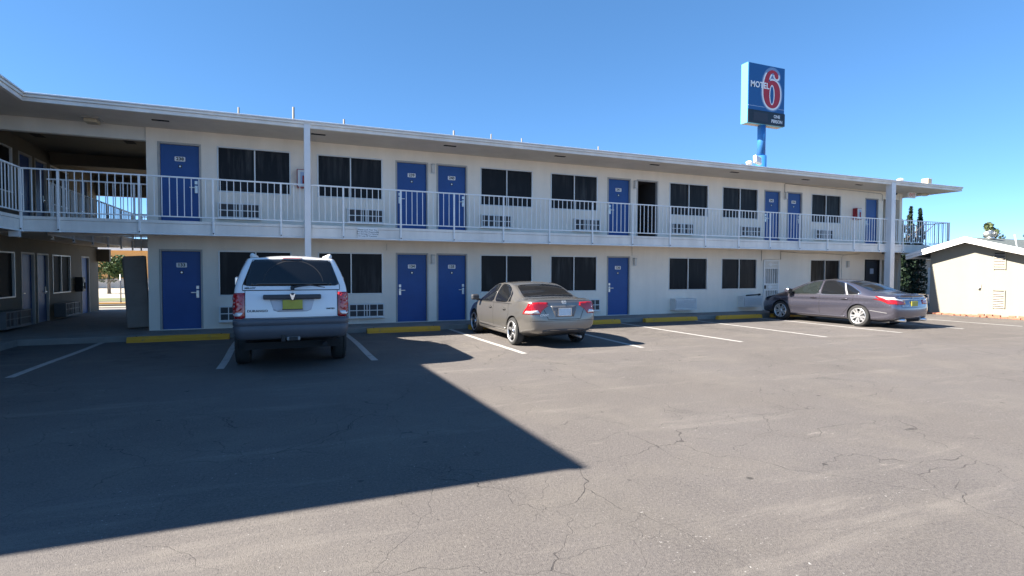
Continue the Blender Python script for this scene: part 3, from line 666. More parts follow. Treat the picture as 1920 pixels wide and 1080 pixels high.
def wall_lamp(loc, label, rz=0.):
    t = thing('wall_lamp', loc, label, 'wall lamp', 'wall lamps beside the motel doors', rz)
    b = MB(); b.box(-.06, .06, -.03, 0, -.15, .15, M['offwhite'], bevel=.006); b.build('back_plate', parent=t)
    b = MB(); b.box(-.05, .05, -.10, -.03, -.12, .13, M['exposed'], bevel=.012); b.build('diffuser', parent=t)
    b = MB(); b.box(-.055, .055, -.105, -.028, .13, .145, M['frame']); b.build('cap', parent=t); return t
for x, z, s in ((7.42, 4.80, 'between doors 239 and 240'), (7.41, 2.04, 'between doors 134 and 135'), (14.78, 4.78, 'between door 241 and the open door'), (14.79, 2.03, 'just right of door 136'), (22.10, 4.79, 'between doors 243 and 244'), (25.85, 2.03, 'left of the dark grey ground floor door')):
    wall_lamp((x, 0, z), 'small white wall lamp ' + s)
def cabinet(loc, label, rz=0., red=True):
    t = thing('extinguisher_cabinet', loc, label, 'extinguisher cabinet', None, rz)
    b = MB(); m = M['ext_red'] if red else M['ink']
    b.box(-.15, .15, -.20, 0, .0, .50, m, bevel=.008); b.build('box', parent=t)
    b = MB(); b.box(-.13, .13, -.212, -.201, .02, .48, M['offwhite'] if red else M['ink'], bevel=.004); b.box(-.06, .09, -.216, -.2125, .06, .42, M['sign_halo'] if red else M['sign_dim']); b.build('glass_door', parent=t)
    b = MB(); b.tube([(.02, -.219, .1), (.02, -.219, .32)], .03, 10, M['redlens' if red else 'ink']); b.box(-.12, -.10, -.225, -.2125, .2, .3, M['steel']); b.build('latch', parent=t); return t
cabinet((3.70, 0, 3.99), 'small dark red extinguisher cabinet half behind the white column upstairs')
cabinet((26.30, 0, 3.98), 'red extinguisher cabinet left of the unnumbered upstairs door')
cabinet((XW, 6.75, .95), 'black wall box in the shaded left passage beside the far door', R(90), False)
# notice on the balcony fascia
t = thing('notice_sign', (5.28, BY - .035, 2.70), 'white notice with four lines of small print on the balcony fascia', 'notice sign')
b = MB(); b.box(-.26, .26, 0, .02, -.135, .135, M['white']); b.build('board', parent=t)
b = MB(); fs = lambda a, c, d: (a, -d, c)
for k, s in enumerate(('Please Lock Your Car', 'We Are Not Responsible', 'For Damage To Vehicles', 'Or Loss Of Contents')): b.text(s, .056, lambda a, c, d, k=k: (a, -d, c + .084 - .056 * k), M['ink'], depth=.0015, bold=.0005)
b.build('lettering', parent=t)
# exit sign, twin-head emergency lamp, ceiling lamps
t = thing('exit_sign', (29.30, -.42, ZS - .26), 'red EXIT sign hanging under the right end of the roof', 'exit sign')
b = MB(); b.box(-.15, .35, -.04, .04, 0, .24, M['white'], bevel=.006); b.box(.05, .15, -.03, .03, .24, .26, M['white']); b.build('case', parent=t)
b = MB(); b.text('EXIT', .20, lambda a, c, d: (.10 + a, -.04 - d, .12 + c), M['exit_red'], bold=.004, depth=.004); b.build('lettering', parent=t)
t = thing('security_lamp', (28.5, -.3, ZS - .14), 'small black security camera lamp under the roof left of the EXIT sign', 'security lamp')
b = MB(); b.tube([(0, 0, .14), (0, 0, .06)], .03, 8, M['ink']); b.build('stem', parent=t)
b = MB(); b.lathe([(-.02, .03), (0, .07), (.05, .08), (.08, .03)], n=14, m=M['ink']); b.build('dome', parent=t)
t = thing('flood_lamp', (30.3, -.35, ZS - .12), 'pale boxy lamp under the right tip of the roof', 'ceiling lamp')
b = MB(); b.box(-.22, .3, -.1, .1, .03, .12, M['beige'], bevel=.02); b.build('housing', parent=t); b = MB(); b.box(-.18, .26, -.07, .07, .015, .03, M['white']); b.build('diffuser', parent=t)
t = thing('ceiling_lamp', (-1.0, -.42, ZS - .12), 'beige box lamp on the soffit at the inner corner of the motel', 'ceiling lamp')
b = MB(); b.box(-.13, .13, -.16, .16, .0, .09, M['beige'], bevel=.02); b.build('diffuser', parent=t); b = MB(); b.box(-.18, .18, -.2, .2, .09, .12, M['frame']); b.build('base', parent=t)

# leaning panels in the passage
for (x0, x1, y, tilt, z1), s in zip(((-.66, -.30, 1.05, 4, 2.03), (-.56, -.06, .62, 3, 2.06)), ('narrow dark grey panel leaning behind the wide one in the passage', 'wide dark grey panel leaning against the motel end wall')):
    b = MB(); b.box(0, x1 - x0, 0, .16, 0, z1 - K - .02, M['panel'], bevel=.03, rot=Matrix.Rotation(R(-tilt), 3, 'Y') @ Matrix.Rotation(R(-tilt), 3, 'X'))
    o = b.build('leaning_panel', loc=(x0 - .05, y, K + .02)); tag(o, s, 'panel', 'grey panels leaning in the passage')

# wheel stops
src = None
for x0, x1, s in ((-.17, 1.95, 'left of the white car, in front of door 133'), (2.50, 4.45, 'under the nose of the white car'), (5.26, 7.28, 'between the white car and the beige sedan'), (8.15, 10.2, 'under the nose of the beige sedan'), (11.3, 13.3, 'just right of the beige sedan'), (14.28, 16.45, 'in front of the blank wall right of door 136'), (17.4, 19.45, 'in front of the two slatted air conditioners'), (20.0, 22.0, 'under the nose of the steel grey sedan')):
    b = MB(); ln = x1 - x0; n = 10; prof = [(0, 0), (.19, 0), (.185, .07), (.15, .135), (.04, .135), (.005, .07)]
    rows = []
    for i in range(n + 1):
        e = .94 if i in (0, n) else 1
        rows.append([b.bm.verts.new((ln * i / n, .095 + (p - .095) * e + random.uniform(-.002, .002), q * e + (random.uniform(-.003, .003) if q else 0))) for p, q in prof])
    for A, B in zip(rows, rows[1:]):
        for k in range(6): b.bm.faces.new((A[k], A[(k + 1) % 6], B[(k + 1) % 6], B[k]))
    b.bm.faces.new(rows[0]); b.bm.faces.new(rows[-1]); b.mats = [M['yellow']]
    for e in (.18, ln - .18): b.lathe([(.13, .016), (.145, .014)], c=(e, .095, 0), n=8, m=M['slot'])
    o = b.build('wheel_stop', loc=(x0, -1.42, 0)); tag(o, 'worn yellow concrete wheel stop ' + s, 'wheel stop', 'yellow wheel stops along the kerb')

# ------------------------------------------------------------------ pylon sign
SX, SY = 36.07, 14.34
sg = thing('pylon_sign', (SX, SY, 0), 'tall blue pylon sign with a big red numeral six above the motel roof', 'sign')
b = MB(); b.tube([(0, 0, 0), (0, 0, 10.35)], .37, 20, M['sign_pole']); b.tube([(0, 0, 10.35), (0, 0, 12.7)], .29, 20, M['sign_pole']); b.build('pole', parent=sg)
x0, x1, z0, z1 = 34.35 - SX, 37.97 - SX, 12.60, 16.96; yf = 14 - SY; yb = 14.68 - SY
b = MB(); b.box(x0, x1, yf + .05, yb, z0, z1, M['sign_side'], bevel=.02); b.quad([(x0 + .05, yf + .2, z0 - .003), (x1 - .05, yf + .2, z0 - .003), (x1 - .05, yb - .05, z0 - .003), (x0 + .05, yb - .05, z0 - .003)], M['rust']); cab = b.build('cabinet', parent=sg)
b = MB(); zs = z0 + .98
b.box(x0 + .04, x1 - .04, yf, yf + .049, zs + .3, z1 - .03, M['sign_blue']); b.box(x0 + .04, x1 - .04, yf + .004, yf + .049, zs + .262, zs + .3, M['sign_halo']); b.box(x0 + .04, x1 - .04, yf, yf + .049, zs, zs + .26, M['sign_blue'])
fc = b.build('sign_face', parent=sg)
# the numeral: a fat oval bowl with a curled arm
def six(grow):
    def el(cx, cz, rx, rz, a0, a1, n=26): return [(cx + rx * math.cos(R(a0 + (a1 - a0) * k / n)), cz + rz * math.sin(R(a0 + (a1 - a0) * k / n))) for k in range(n + 1)]
    return el
cx, cz = x0 + 2.27, z0 + 2.66
def S(p): return [(cx + a, cz + c) for a, c in p]
el = six(0)
# outline clockwise from the arm's terminal, traced over the letter's own shape
def bez(p0, p1, p2, p3, n=14): return [tuple((1 - t) ** 3 * p0[i] + 3 * (1 - t) ** 2 * t * p1[i] + 3 * (1 - t) * t * t * p2[i] + t ** 3 * p3[i] for i in (0, 1)) for t in [k / n for k in range(n)]]
out = bez((.66, 1.06), (.70, 1.36), (.42, 1.62), (.10, 1.62)) + bez((.10, 1.62), (-.62, 1.60), (-.84, .55), (-.82, -.42)) + bez((-.82, -.42), (-.80, -1.2), (-.42, -1.66), (.06, -1.64)) + bez((.06, -1.64), (.56, -1.62), (.86, -1.1), (.86, -.38)) + bez((.86, -.38), (.86, .34), (.56, .74), (.14, .74)) + bez((.14, .74), (-.10, .74), (-.22, .66), (-.30, .52)) + bez((-.30, .52), (-.26, 1.0), (-.10, 1.36), (.12, 1.36)) + bez((.12, 1.36), (.22, 1.36), (.24, 1.26), (.28, 1.1)) + bez((.28, 1.1), (.36, .86), (.62, .84), (.66, 1.06))
ctr = circ(.04, -.50 * .86, .26, 36, .74); out = [(a, c * .86) for a, c in out]
def offs(poly, d):
    n = len(poly); A = sum(poly[i][0] * poly[(i + 1) % n][1] - poly[(i + 1) % n][0] * poly[i][1] for i in range(n)); sg_ = 1 if A > 0 else -1; o = []
    for i in range(n):
        p, q = poly[i - 1], poly[(i + 1) % n]; tx, ty = q[0] - p[0], q[1] - p[1]; l = math.hypot(tx, ty) or 1
        o.append((poly[i][0] + sg_ * ty / l * d, poly[i][1] - sg_ * tx / l * d))
    return o
def plate(mb, outer, holes, fn, d, m):
    """flat face with holes"""
    es = []
    for lp in [outer] + holes:
        vs = [mb.bm.verts.new(fn(a, c, d)) for a, c in lp]
        for i in range(len(vs)): es.append(mb.bm.edges.new((vs[i], vs[(i + 1) % len(vs)])))
    r = bmesh.ops.triangle_fill(mb.bm, use_beauty=True, use_dissolve=False, edges=es)
    for f in r['geom']:
        if isinstance(f, bmesh.types.BMFace): f.material_index = mb.mi(m)
ff = lambda a, c, d: (a, yf - d, c)
b = MB()
oval = lambda g: [(cx + .0 + a, cz + c) for a, c in circ(.02, -.02, .86 + g, 48, 1.66 + g)]
for g_, d_, mm in ((.26, .004, plain('halo_edge', (.04, .14, .33), .4)), (.21, .007, plain('halo_mid', (.16, .27, .45), .4)), (.16, .010, M['sign_halo']), (.115, .013, M['sign_white'])):
    plate(b, [(cx + a, cz + c) for a, c in offs(out, g_)], [], ff, d_, mm)
plate(b, [(cx + a, cz + c) for a, c in circ(.04, -.43, .17, 36, .64)], [], ff, .0150, M['sign_blue'])
b.build('numeral_halo', parent=fc)
b = MB(); plate(b, S(out), [S(ctr)], ff, .02, M['sign_red']); b.build('numeral', parent=fc)
b = MB(); b.text('MOTEL', .60, lambda a, c, d: (x0 + 1.10 + a, yf - d, z0 + 2.80 + c), M['sign_white'], bold=.018, depth=.03, sx=.95); b.build('lettering', parent=fc)
b = MB(); b.box(x0 + .03, x1 + .02, yf - .03, yf + .049, z0 + .03, zs - .02, M['sign_black'], bevel=.01)
b.box(x0 + .5, x0 + 1.9, yf - .036, yf - .031, z0 + .2, z0 + .82, M['sign_dim']); pp = b.build('price_panel', parent=sg)
b = MB()
for s_, zc in (('ONE', .66), ('PERSON', .30)): b.text(s_, .33, lambda a, c, d, zc=zc: (x0 + 2.82 + a, yf - .03 - d, z0 + zc + c), M['sign_white'], bold=.007, depth=.004, sx=.92)
b.build('lettering', parent=pp)
# flood lamp on the roof in front of the pole
t = thing('floodlight', (19.2, -1.1, 5.49), 'white floodlight lying on the motel roof edge beside the blue sign pole', 'floodlight')
b = MB(); b.tube([(-.55, 0, .12), (.42, 0, .06)], .022, 8, M['ink']); b.tube([(-.5, 0, .1), (-.5, 0, 0)], .02, 6, M['ink']); b.tube([(.38, 0, .08), (.38, 0, 0)], .02, 6, M['ink']); b.build('bracket', parent=t)
b = MB(); b.box(-.16, .16, -.06, .06, -.15, .15, M['white'], bevel=.02, rot=Matrix.Rotation(R(14), 3, 'Y') @ Matrix.Rotation(R(-16), 3, 'X'), at=(.22, 0, .34)); b.build('housing', parent=t)
b = MB(); b.box(-.12, .12, -.068, -.061, -.11, .11, M['clearlens'], rot=Matrix.Rotation(R(14), 3, 'Y') @ Matrix.Rotation(R(-16), 3, 'X'), at=(.22, 0, .34)); b.build('lens', parent=t)
b = MB(); b.lathe([(.10, .02), (.13, .10), (.22, .12), (.26, .05)], c=(-.18, 0, .02), n=12, m=M['white']); b.build('junction_cap', parent=t)

# ------------------------------------------------------------------ outbuilding on the right
GX = 27.9
sb = thing('outbuilding', (0, 0, 0), 'small cream outbuilding with a low gable roof at the right edge of the lot', 'outbuilding')
yR, zR, yE, zE, sl = -3.65, 2.92, -2.15, 2.92 - .29 * 1.5, .29
y2 = -6.4
b = MB()
for (x, d_) in ((GX, 0),):
    b.prism([(yE, 0), (yE, zR - sl * (yR - yE) * -1 if False else zR - sl * (yE - yR)), (yR, zR), (y2, zR - sl * (yR - y2)), (y2, 0)], lambda a, c, d: (d, a, c), GX, GX + 14, M['stucco2'])
b.build('wall', parent=sb)
b = MB(); OV = .52; th = .10
def slope(y): return zR + .13 - sl * abs(y - yR)
for ya, yb_ in ((yR, -1.52), (yR, -7.0)):
    P = [(ya, slope(ya)), (yb_, slope(yb_)), (yb_, slope(yb_) - th), (ya, slope(ya) - th)]
    b.prism(P, lambda a, c, d: (d, a, c), GX - OV + .03, GX + 14.5, M['shingle'])
rf = b.build('roof', parent=sb)
b = MB()
for ya, yb_ in ((yR, -1.50), (yR, -7.02)):
    P = [(ya, slope(ya) + .02), (yb_, slope(yb_) + .02), (yb_, slope(yb_) - .09), (ya, slope(ya) - .09)]; b.prism(P, lambda a, c, d: (d, a, c), GX - OV - .03, GX - OV + .03, M['trim'])
    P = [(ya, slope(ya) - .10), (yb_, slope(yb_) - .10), (yb_, slope(yb_) - .20), (ya, slope(ya) - .20)]; b.prism(P, lambda a, c, d: (d, a, c), GX - OV - .005, GX - OV + .03, M['trim'])
b.box(GX - OV + .03, GX + 14.5, -1.50, -1.47, slope(-1.5) - .16, slope(-1.5) + .03, M['trim'])
b.build('bargeboard', parent=sb)
for z0_, z1_ in ((1.83, 2.42), (.38, 1.01)):
    b = MB(); b.box(GX - .02, GX, -4.72, -4.36, z0_, z1_, M['slot'])
    for q in ((-4.735, -4.70), (-4.375, -4.345)): b.box(GX - .045, GX, q[0], q[1], z0_ - .02, z1_ + .02, M['stucco2'])
    n = 10
    for k in range(n):
        z = z0_ + (z1_ - z0_) * k / n
        b.quad([(GX - .045, -4.70, z), (GX - .045, -4.375, z), (GX - .030, -4.375, z + .020), (GX - .030, -4.70, z + .020)], M['soffit'])
    b.build('louvre_vent', parent=sb)
b = MB(); b.box(GX - .06, GX, -3.96, -3.84, 1.09, 1.24, M['offwhite'], bevel=.01); b.box(GX - .10, GX - .061, -3.94, -3.87, 1.07, 1.16, M['frame'], bevel=.008); b.build('outlet_box', parent=sb)
# spinning roof vent, mushroom vent and a bent mast
tv = MB(); c = (28.6, -3.85, slope(-3.85))
tv.lathe([(0, .14), (.10, .12)], c=c, n=16, m=M['steel'])
for k in range(20):
    a = 2 * math.pi * k / 20; pr = [(.08, .12), (.13, .20), (.20, .225), (.28, .19), (.33, .08)]
    for (h0, r0), (h1, r1) in zip(pr, pr[1:]):
        q = lambda h, r_, da: (c[0] + r_ * math.cos(a + da), c[1] + r_ * math.sin(a + da), c[2] + h)
        tv.quad([q(h0, r0, 0), q(h0, r0 * .9, .26), q(h1, r1 * .9, .26), q(h1, r1, 0)], M['steel'], True)
tv.lathe([(.32, .10), (.35, .03)], c=c, n=14, m=M['steel']); tv.build('turbine_vent', parent=rf)
mv = MB(); c = (30.6, -4.45, slope(-4.45)); mv.lathe([(0, .09), (.2, .09)], c=c, n=12, m=M['offwhite']); mv.lathe([(.2, .26), (.26, .22), (.33, .08)], c=c, n=14, m=M['white']); mv.build('mushroom_vent', parent=rf)
mv = MB(); mv.tube([(GX - .5, -5.28, 2.52), (GX - .5, -5.18, 3.05)], .018, 8, M['white']); mv.box(GX - .56, GX - .44, -5.33, -5.23, 2.46, 2.58, M['offwhite'], bevel=.01); mv.build('mast', parent=rf)
mv = MB(); mv.tube([(GX - OV - .01, -4.3, slope(-4.3) - .20), (GX - OV + .0, -4.7, slope(-4.7) - .21), (GX - OV - .01, -5.3, slope(-5.3) - .20), (GX - OV, -6.6, slope(-6.6) - .20)], .014, 6, M['frame']); mv.build('cable', parent=rf)
# row of loose bricks edging the wall
bb = MB(); bb.box(-.10, .10, -.048, .048, 0, .06, M['brick'], bevel=.006); src = bb.build('brick'); n = 0
for row, x in ((0, 27.76), (1, 27.55)):
    y = -2.66 if row == 0 else -2.3
    while y > -6.0:
        o = src if n == 0 else src.copy()
        if n: COL.objects.link(o)
        n += 1; o.location = (x + random.uniform(-.05, .05), y, .001 + (random.choice([0, 0, .05]) if row == 0 else 0)); o.rotation_euler = (random.uniform(-.05, .12), random.uniform(-.1, .1), R(90) + random.uniform(-.35, .35))
        tag(o, 'red brick in the loose row at the foot of the outbuilding wall', 'brick', 'loose bricks edging the outbuilding'); y -= random.uniform(.17, .27)

# ------------------------------------------------------------------ things behind
def building(name, label, cat, boxes, mat, roof='trim'):
    t = thing(name, (0, 0, 0), label, cat); b = MB()
    for q in boxes: b.box(*q, M[mat])
    b.build('wall', parent=t); r_ = MB()
    for q in boxes: r_.box(q[0] - .3, q[1] + .3, q[2] - .3, q[3] + .3, q[5] + .002, q[5] + .25, M[roof])
    r_.build('roof', parent=t); return t
t = building('orange_building', 'low orange stucco building seen through the passage', 'building', [(-40, 6, 46, 60, 0, 3.6)], 'orange')
for k in range(5):
    b = MB(); b.box(-36 + 8 * k, -34.4 + 8 * k, 45.95, 46.02, 1.0, 2.3, M['glass']); b.build('window', parent=t)
b = MB(); b.box(-40.02, 6.02, 45.93, 46, 0, .9, M['soffit']); b.build('plinth', parent=t)
t = building('pale_building', 'pale building with a tan roof far behind the iron gate', 'building', [(45, 60, 11, 20, 0, 2.7)], 'stucco2', 'beige')
b = MB(); b.box(46.5, 48, 10.96, 11.02, 1, 2, M['glass']); b.build('window', parent=t)
t = thing('wire_fence', (0, 0, 0), 'chain link fence on thin posts beyond the passage', 'fence'); b = MB()
for k in range(-9, 6): b.tube([(-3.95 + 2.4 * k - .42, 16, 0), (-3.95 + 2.4 * k - .42, 16, 1.5)], .03, 8, M['wire'])
b.build('post', parent=t)['kind'] = 'stuff'
b = MB()
for z in (1.22, .12): b.tube([(-26, 16, z), (8, 16, z)], .018, 6, M['wire'])
b.build('rail', parent=t)
b = MB()
x = -10.
while x < 1.:
    b.tube([(x, 16.01, .12), (x + 1.1, 16.01, 1.22)], .0035, 3, M['wire'], cap=False); b.tube([(x + 1.1, 16.02, .12), (x, 16.02, 1.22)], .0035, 3, M['wire'], cap=False); x += .09
b.build('mesh', parent=t)
t = thing('iron_gate', (33.9, 1.4, 0), 'narrow white iron gate between the motel end and the outbuilding', 'gate'); b = MB()
for k in range(14): b.box(.11 * k - .012, .11 * k + .012, -.012, .012, .1, 1.95, M['rail'])
b.build('bars', parent=t); b = MB()
for z in (.1, 1.0, 1.85): b.box(-.02, 1.46, -.02, .02, z, z + .04, M['rail'])
b.build('frame', parent=t)

def leaf_cloud(mb, blobs, n, size, m, flat=.6):
    for _ in range(n):
        c, rx, ry, rz = random.choice(blobs)
        while True:
            p = Vector((random.uniform(-1, 1), random.uniform(-1, 1), random.uniform(-1, 1)))
            if p.length <= 1: break
        p = p.normalized() * (p.length ** .45); q = Vector((c[0] + p.x * rx, c[1] + p.y * ry, c[2] + p.z * rz))
        u = Vector((random.gauss(0, 1), random.gauss(0, 1), random.gauss(0, flat))).normalized(); v = u.orthogonal().normalized(); v = Matrix.Rotation(random.uniform(0, 6.28), 3, u) @ v; s_ = size * random.uniform(.6, 1.3)
        f = mb.bm.faces.new([mb.bm.verts.new(q + a) for a in (-u * s_, v * s_ * .5, u * s_, -v * s_ * .5)]); f.material_index = mb.mi(m)
def tree(name, loc, h, crown, n, size, mat, label, cat, group=None, th=.12):
    t = thing(name, loc, label, cat, group)
    b = MB(); b.tube([(0, 0, 0), (.05 * h * random.uniform(-.4, .4), 0, h * .4), (0, .03 * h, h * .8)], [th, th * .7, th * .25], 8, M['bark'])
    for k in range(4):
        a = k * 1.7; z = h * (.3 + .12 * k); b.tube([(0, 0, z), (math.cos(a) * h * .14, math.sin(a) * h * .14, z + h * .16)], [th * .4, th * .12], 6, M['bark'])
    b.build('trunk', parent=t)
    b = MB(); leaf_cloud(b, crown, n, size, M[mat]); b.build('crown', parent=t, normals=False); return t
tree('round_tree', (-8.6, 31, 0), 2.6, [((random.uniform(-1.5, 1.3), random.uniform(-.8, .8), 1.6 + random.uniform(-.35, .55)), .85, .8, .7) for _ in range(9)], 2600, .11, 'leaf', 'small dark green tree seen through the ground floor passage', 'tree')
for x, h, s in ((37.35, 5.05, 'leftmost and shortest cypress'), (38.2, 5.75, 'middle cypress'), (39.1, 5.7, 'rightmost cypress')):
    tree('cypress_tree', (x, 5, 0), h, [((random.uniform(-.08, .08), random.uniform(-.08, .08), h * f), .50 * min(1, 1.25 * (1.02 - f)) ** .9, .50 * min(1, 1.25 * (1.02 - f)) ** .9, h * .06) for f in [.05 + .08 * k for k in range(12)]], 3200, .085, 'leaf_dark', s + ' of the three dark ones behind the balcony end', 'tree', 'cypress trees behind the motel')
cone = lambda h, w_, n_: [((random.uniform(-.5, .5) * w_ * (1.1 - f), random.uniform(-.5, .5) * w_ * (1.1 - f), h * f), w_ * (1.08 - f) * .75 + .12, w_ * (1.08 - f) * .75 + .12, h * .07) for f in [.25 + .72 * k / n_ for k in range(n_)]]
tree('pine_tree', (62.5, 13, 0), 6.6, cone(6.6, 1.5, 9), 1500, .16, 'leaf_pale', 'taller ragged green tree rising behind the outbuilding roof vent', 'tree', 'trees behind the outbuilding roof', .16)
tree('pine_tree', (64.6, 13, 0), 5.6, cone(5.6, .9, 7), 700, .15, 'leaf_pale', 'small green tree just right of the taller one behind the roof vent', 'tree', 'trees behind the outbuilding roof', .14)
tree('pine_tree', (68.6, 13, 0), 6.0, cone(6.0, .9, 8), 700, .15, 'leaf_pale', 'small pointed tree behind the white mushroom vent on the outbuilding', 'tree', 'trees behind the outbuilding roof', .14)
# ------------------------------------------------------------------ vehicles
def smooth_poly(p, it=2, closed=True, keep=.25):
    """Chaikin corner cutting"""
    for _ in range(it):
        o = []; n = len(p)
        for i in range(n if closed else n - 1):
            a, b = p[i], p[(i + 1) % n]
            o += [(a[0] * (1 - keep) + b[0] * keep, a[1] * (1 - keep) + b[1] * keep), (a[0] * keep + b[0] * (1 - keep), a[1] * keep + b[1] * (1 - keep))]
        if not closed: o = [p[0]] + o + [p[-1]]
        p = o
    return p
class Car:
    """body lofted through cross sections, smoothed, with wheel wells cut; parts are laid onto its surface"""
    def __init__(s, root, stations, paint, arches, well_x, name='body', crease=(.35, .25)):
        s.root = root; bm = bmesh.new(); rows = []
        for st in stations:
            Y, zb, ws, wm, zm, wb, zl, wr, zr, zc = st[:10]; dy = st[10] if len(st) > 10 else [0] * 9
            g = ((wb + wr) / 2 + (.035 if zr - zl > .2 else .02), (zl + zr) / 2 + (.01 if zr - zl > .2 else 0))
            P = [(0, zb), (ws - .10, zb), (ws, zb + .07), (wm, zm), (wb, zl), g, (wr, zr), (wr * .55, zc - (zc - zr) * .3), (0, zc)]
            row = []
            for k, (x, z) in enumerate(P):
                y = Y + dy[k]
                if x == 0: v = bm.verts.new((0, y, z)); row.append((v, v))
                else: row.append((bm.verts.new((-x, y, z)), bm.verts.new((x, y, z))))
            rows.append(row)
        cr = bm.edges.layers.float.new('crease_edge')
        for A, B in zip(rows, rows[1:]):
            for k in range(8):
                for sd in (0, 1):
                    q = (A[k][sd], A[k + 1][sd], B[k + 1][sd], B[k][sd]); bm.faces.new(q if sd else q[::-1])
                    if k in (3,): bm.edges.get((A[4][sd], B[4][sd])) and None
        for A, B in zip(rows, rows[1:]):
            for sd in (0, 1):
                for k, w_ in ((4, crease[0]), (6, crease[1]), (2, .5)):
                    e = bm.edges.get((A[k][sd], B[k][sd]))
                    if e: e[cr] = w_
        for row, bul in ((rows[0], -1), (rows[-1], 1)):
            cen = []
            for k in range(1, 8):
                a, b = row[k]; v = bm.verts.new(((a.co + b.co) / 2) + Vector((0, bul * (.05 if k < 5 else .03), 0))); cen.append(v)
            cen[0].co = Vector((0, cen[0].co.y, cen[0].co.z))
            for k in range(1, 7):
                c0, c1 = cen[k - 1], cen[k]
                bm.faces.new((row[k][0], c0, c1, row[k + 1][0])); bm.faces.new((c0, row[k][1], row[k + 1][1], c1))
            bm.faces.new((row[1][0], row[0][0], row[1][1], cen[0])); bm.faces.new((row[7][0], cen[-1], row[7][1], row[8][0]))
        bmesh.ops.recalc_face_normals(bm, faces=bm.faces)
        me = bpy.data.meshes.new(name); bm.to_mesh(me); bm.free(); me.materials.append(paint)
        tmp = bpy.data.objects.new('tmp', me); COL.objects.link(tmp)
        sub = tmp.modifiers.new('s', 'SUBSURF'); sub.levels = sub.render_levels = 3
        dg = bpy.context.evaluated_depsgraph_get(); m1 = bpy.data.meshes.new_from_object(tmp.evaluated_get(dg))
        bmt = bmesh.new(); bmt.from_mesh(m1); s.bvh = BVHTree.FromBMesh(bmt); bmt.free()
        cuts = []
        for y, z, rr in arches:
            for sg_ in (-1, 1):
                b = MB(); b.lathe([(sg_ * well_x, rr), (sg_ * 1.5, rr)], axis='x', c=(0, y, z), n=40, m=M['under'], smooth=False); c = b.build('cut'); cuts.append(c)
                mo = tmp.modifiers.new('b', 'BOOLEAN'); mo.operation = 'DIFFERENCE'; mo.object = c; mo.solver = 'EXACT'; mo.material_mode = 'TRANSFER'
        dg = bpy.context.evaluated_depsgraph_get(); dg.update(); m2 = bpy.data.meshes.new_from_object(tmp.evaluated_get(dg), preserve_all_data_layers=True, depsgraph=dg)
        m2.name = name
        for p in m2.polygons: p.use_smooth = True
        m2.set_sharp_from_angle(angle=R(38))
        bpy.data.objects.remove(tmp)
        for c in cuts: bpy.data.objects.remove(c)
        s.body = bpy.data.objects.new(name, m2); COL.objects.link(s.body); s.body.parent = root
    def hit(s, axis, a, b):
        o, d = {'L': ((-3, a, b), (1, 0, 0)), 'R': ((3, a, b), (-1, 0, 0)), 'B': ((a, -3, b), (0, 1, 0)), 'F': ((a, 9, b), (0, -1, 0)), 'T': ((a, b, 4), (0, 0, -1))}[axis]
        h = s.bvh.ray_cast(Vector(o), Vector(d))
        if h[0] is None or (axis in 'LR' and abs(h[0].x) < .45) or (axis == 'B' and h[0].y > 1.2):
            h = s.bvh.find_nearest({'L': Vector((-.8, a, b)), 'R': Vector((.8, a, b)), 'B': Vector((a, .1, b)), 'F': Vector((a, 4.5, b)), 'T': Vector((a, b, 1.2))}[axis])
        return h[0], h[1]
    def patch(s, axis, poly, off=.004, res=.06, thick=.02, mb=None, m=None):
        b = mb or MB(); bm = bmesh.new()
        f = bm.faces.new([bm.verts.new((a, c, 0)) for a, c in poly]); bmesh.ops.triangulate(bm, faces=[f])
        for ax in (0, 1):
            lo, hi = min(p[ax] for p in poly), max(p[ax] for p in poly); n = max(1, int((hi - lo) / res))
            for k in range(1, n + 1):
                co = [0, 0, 0]; co[ax] = lo + (hi - lo) * k / (n + 1); no = [0, 0, 0]; no[ax] = 1
                bmesh.ops.bisect_plane(bm, geom=list(bm.verts) + list(bm.edges) + list(bm.faces), dist=1e-6, plane_co=co, plane_no=no)
        bm.verts.index_update(); mp = {}; inn = {}; idx = b.mi(m)
        for v in bm.verts:
            h, n_ = s.hit(axis, v.co.x, v.co.y)
            ref = {'L': Vector((-1, 0, 0)), 'R': Vector((1, 0, 0)), 'B': Vector((0, -1, 0)), 'F': Vector((0, 1, 0)), 'T': Vector((0, 0, 1))}[axis]
            if n_.dot(ref) < 0: n_ = -n_
            mp[v.index] = b.bm.verts.new(h + n_ * off)
            if v.is_boundary: inn[v.index] = b.bm.verts.new(h - n_ * thick)
        for f in bm.faces:
            g = b.bm.faces.new([mp[v.index] for v in f.verts]); g.smooth = True; g.material_index = idx
        for e in bm.edges:
            if e.is_boundary:
                i, j = e.verts[0].index, e.verts[1].index; g = b.bm.faces.new((mp[i], mp[j], inn[j], inn[i])); g.material_index = idx
        bm.free(); return b
    def part(s, name, axis, polys, m, parent=None, **k):
        b = MB()
        for ax, poly in ([(axis, p) for p in polys] if isinstance(axis, str) else list(zip(axis, polys))): s.patch(ax, poly, mb=b, m=M[m] if isinstance(m, str) else m, **k)
        return b.build(name, parent=parent or s.root, normals=True)
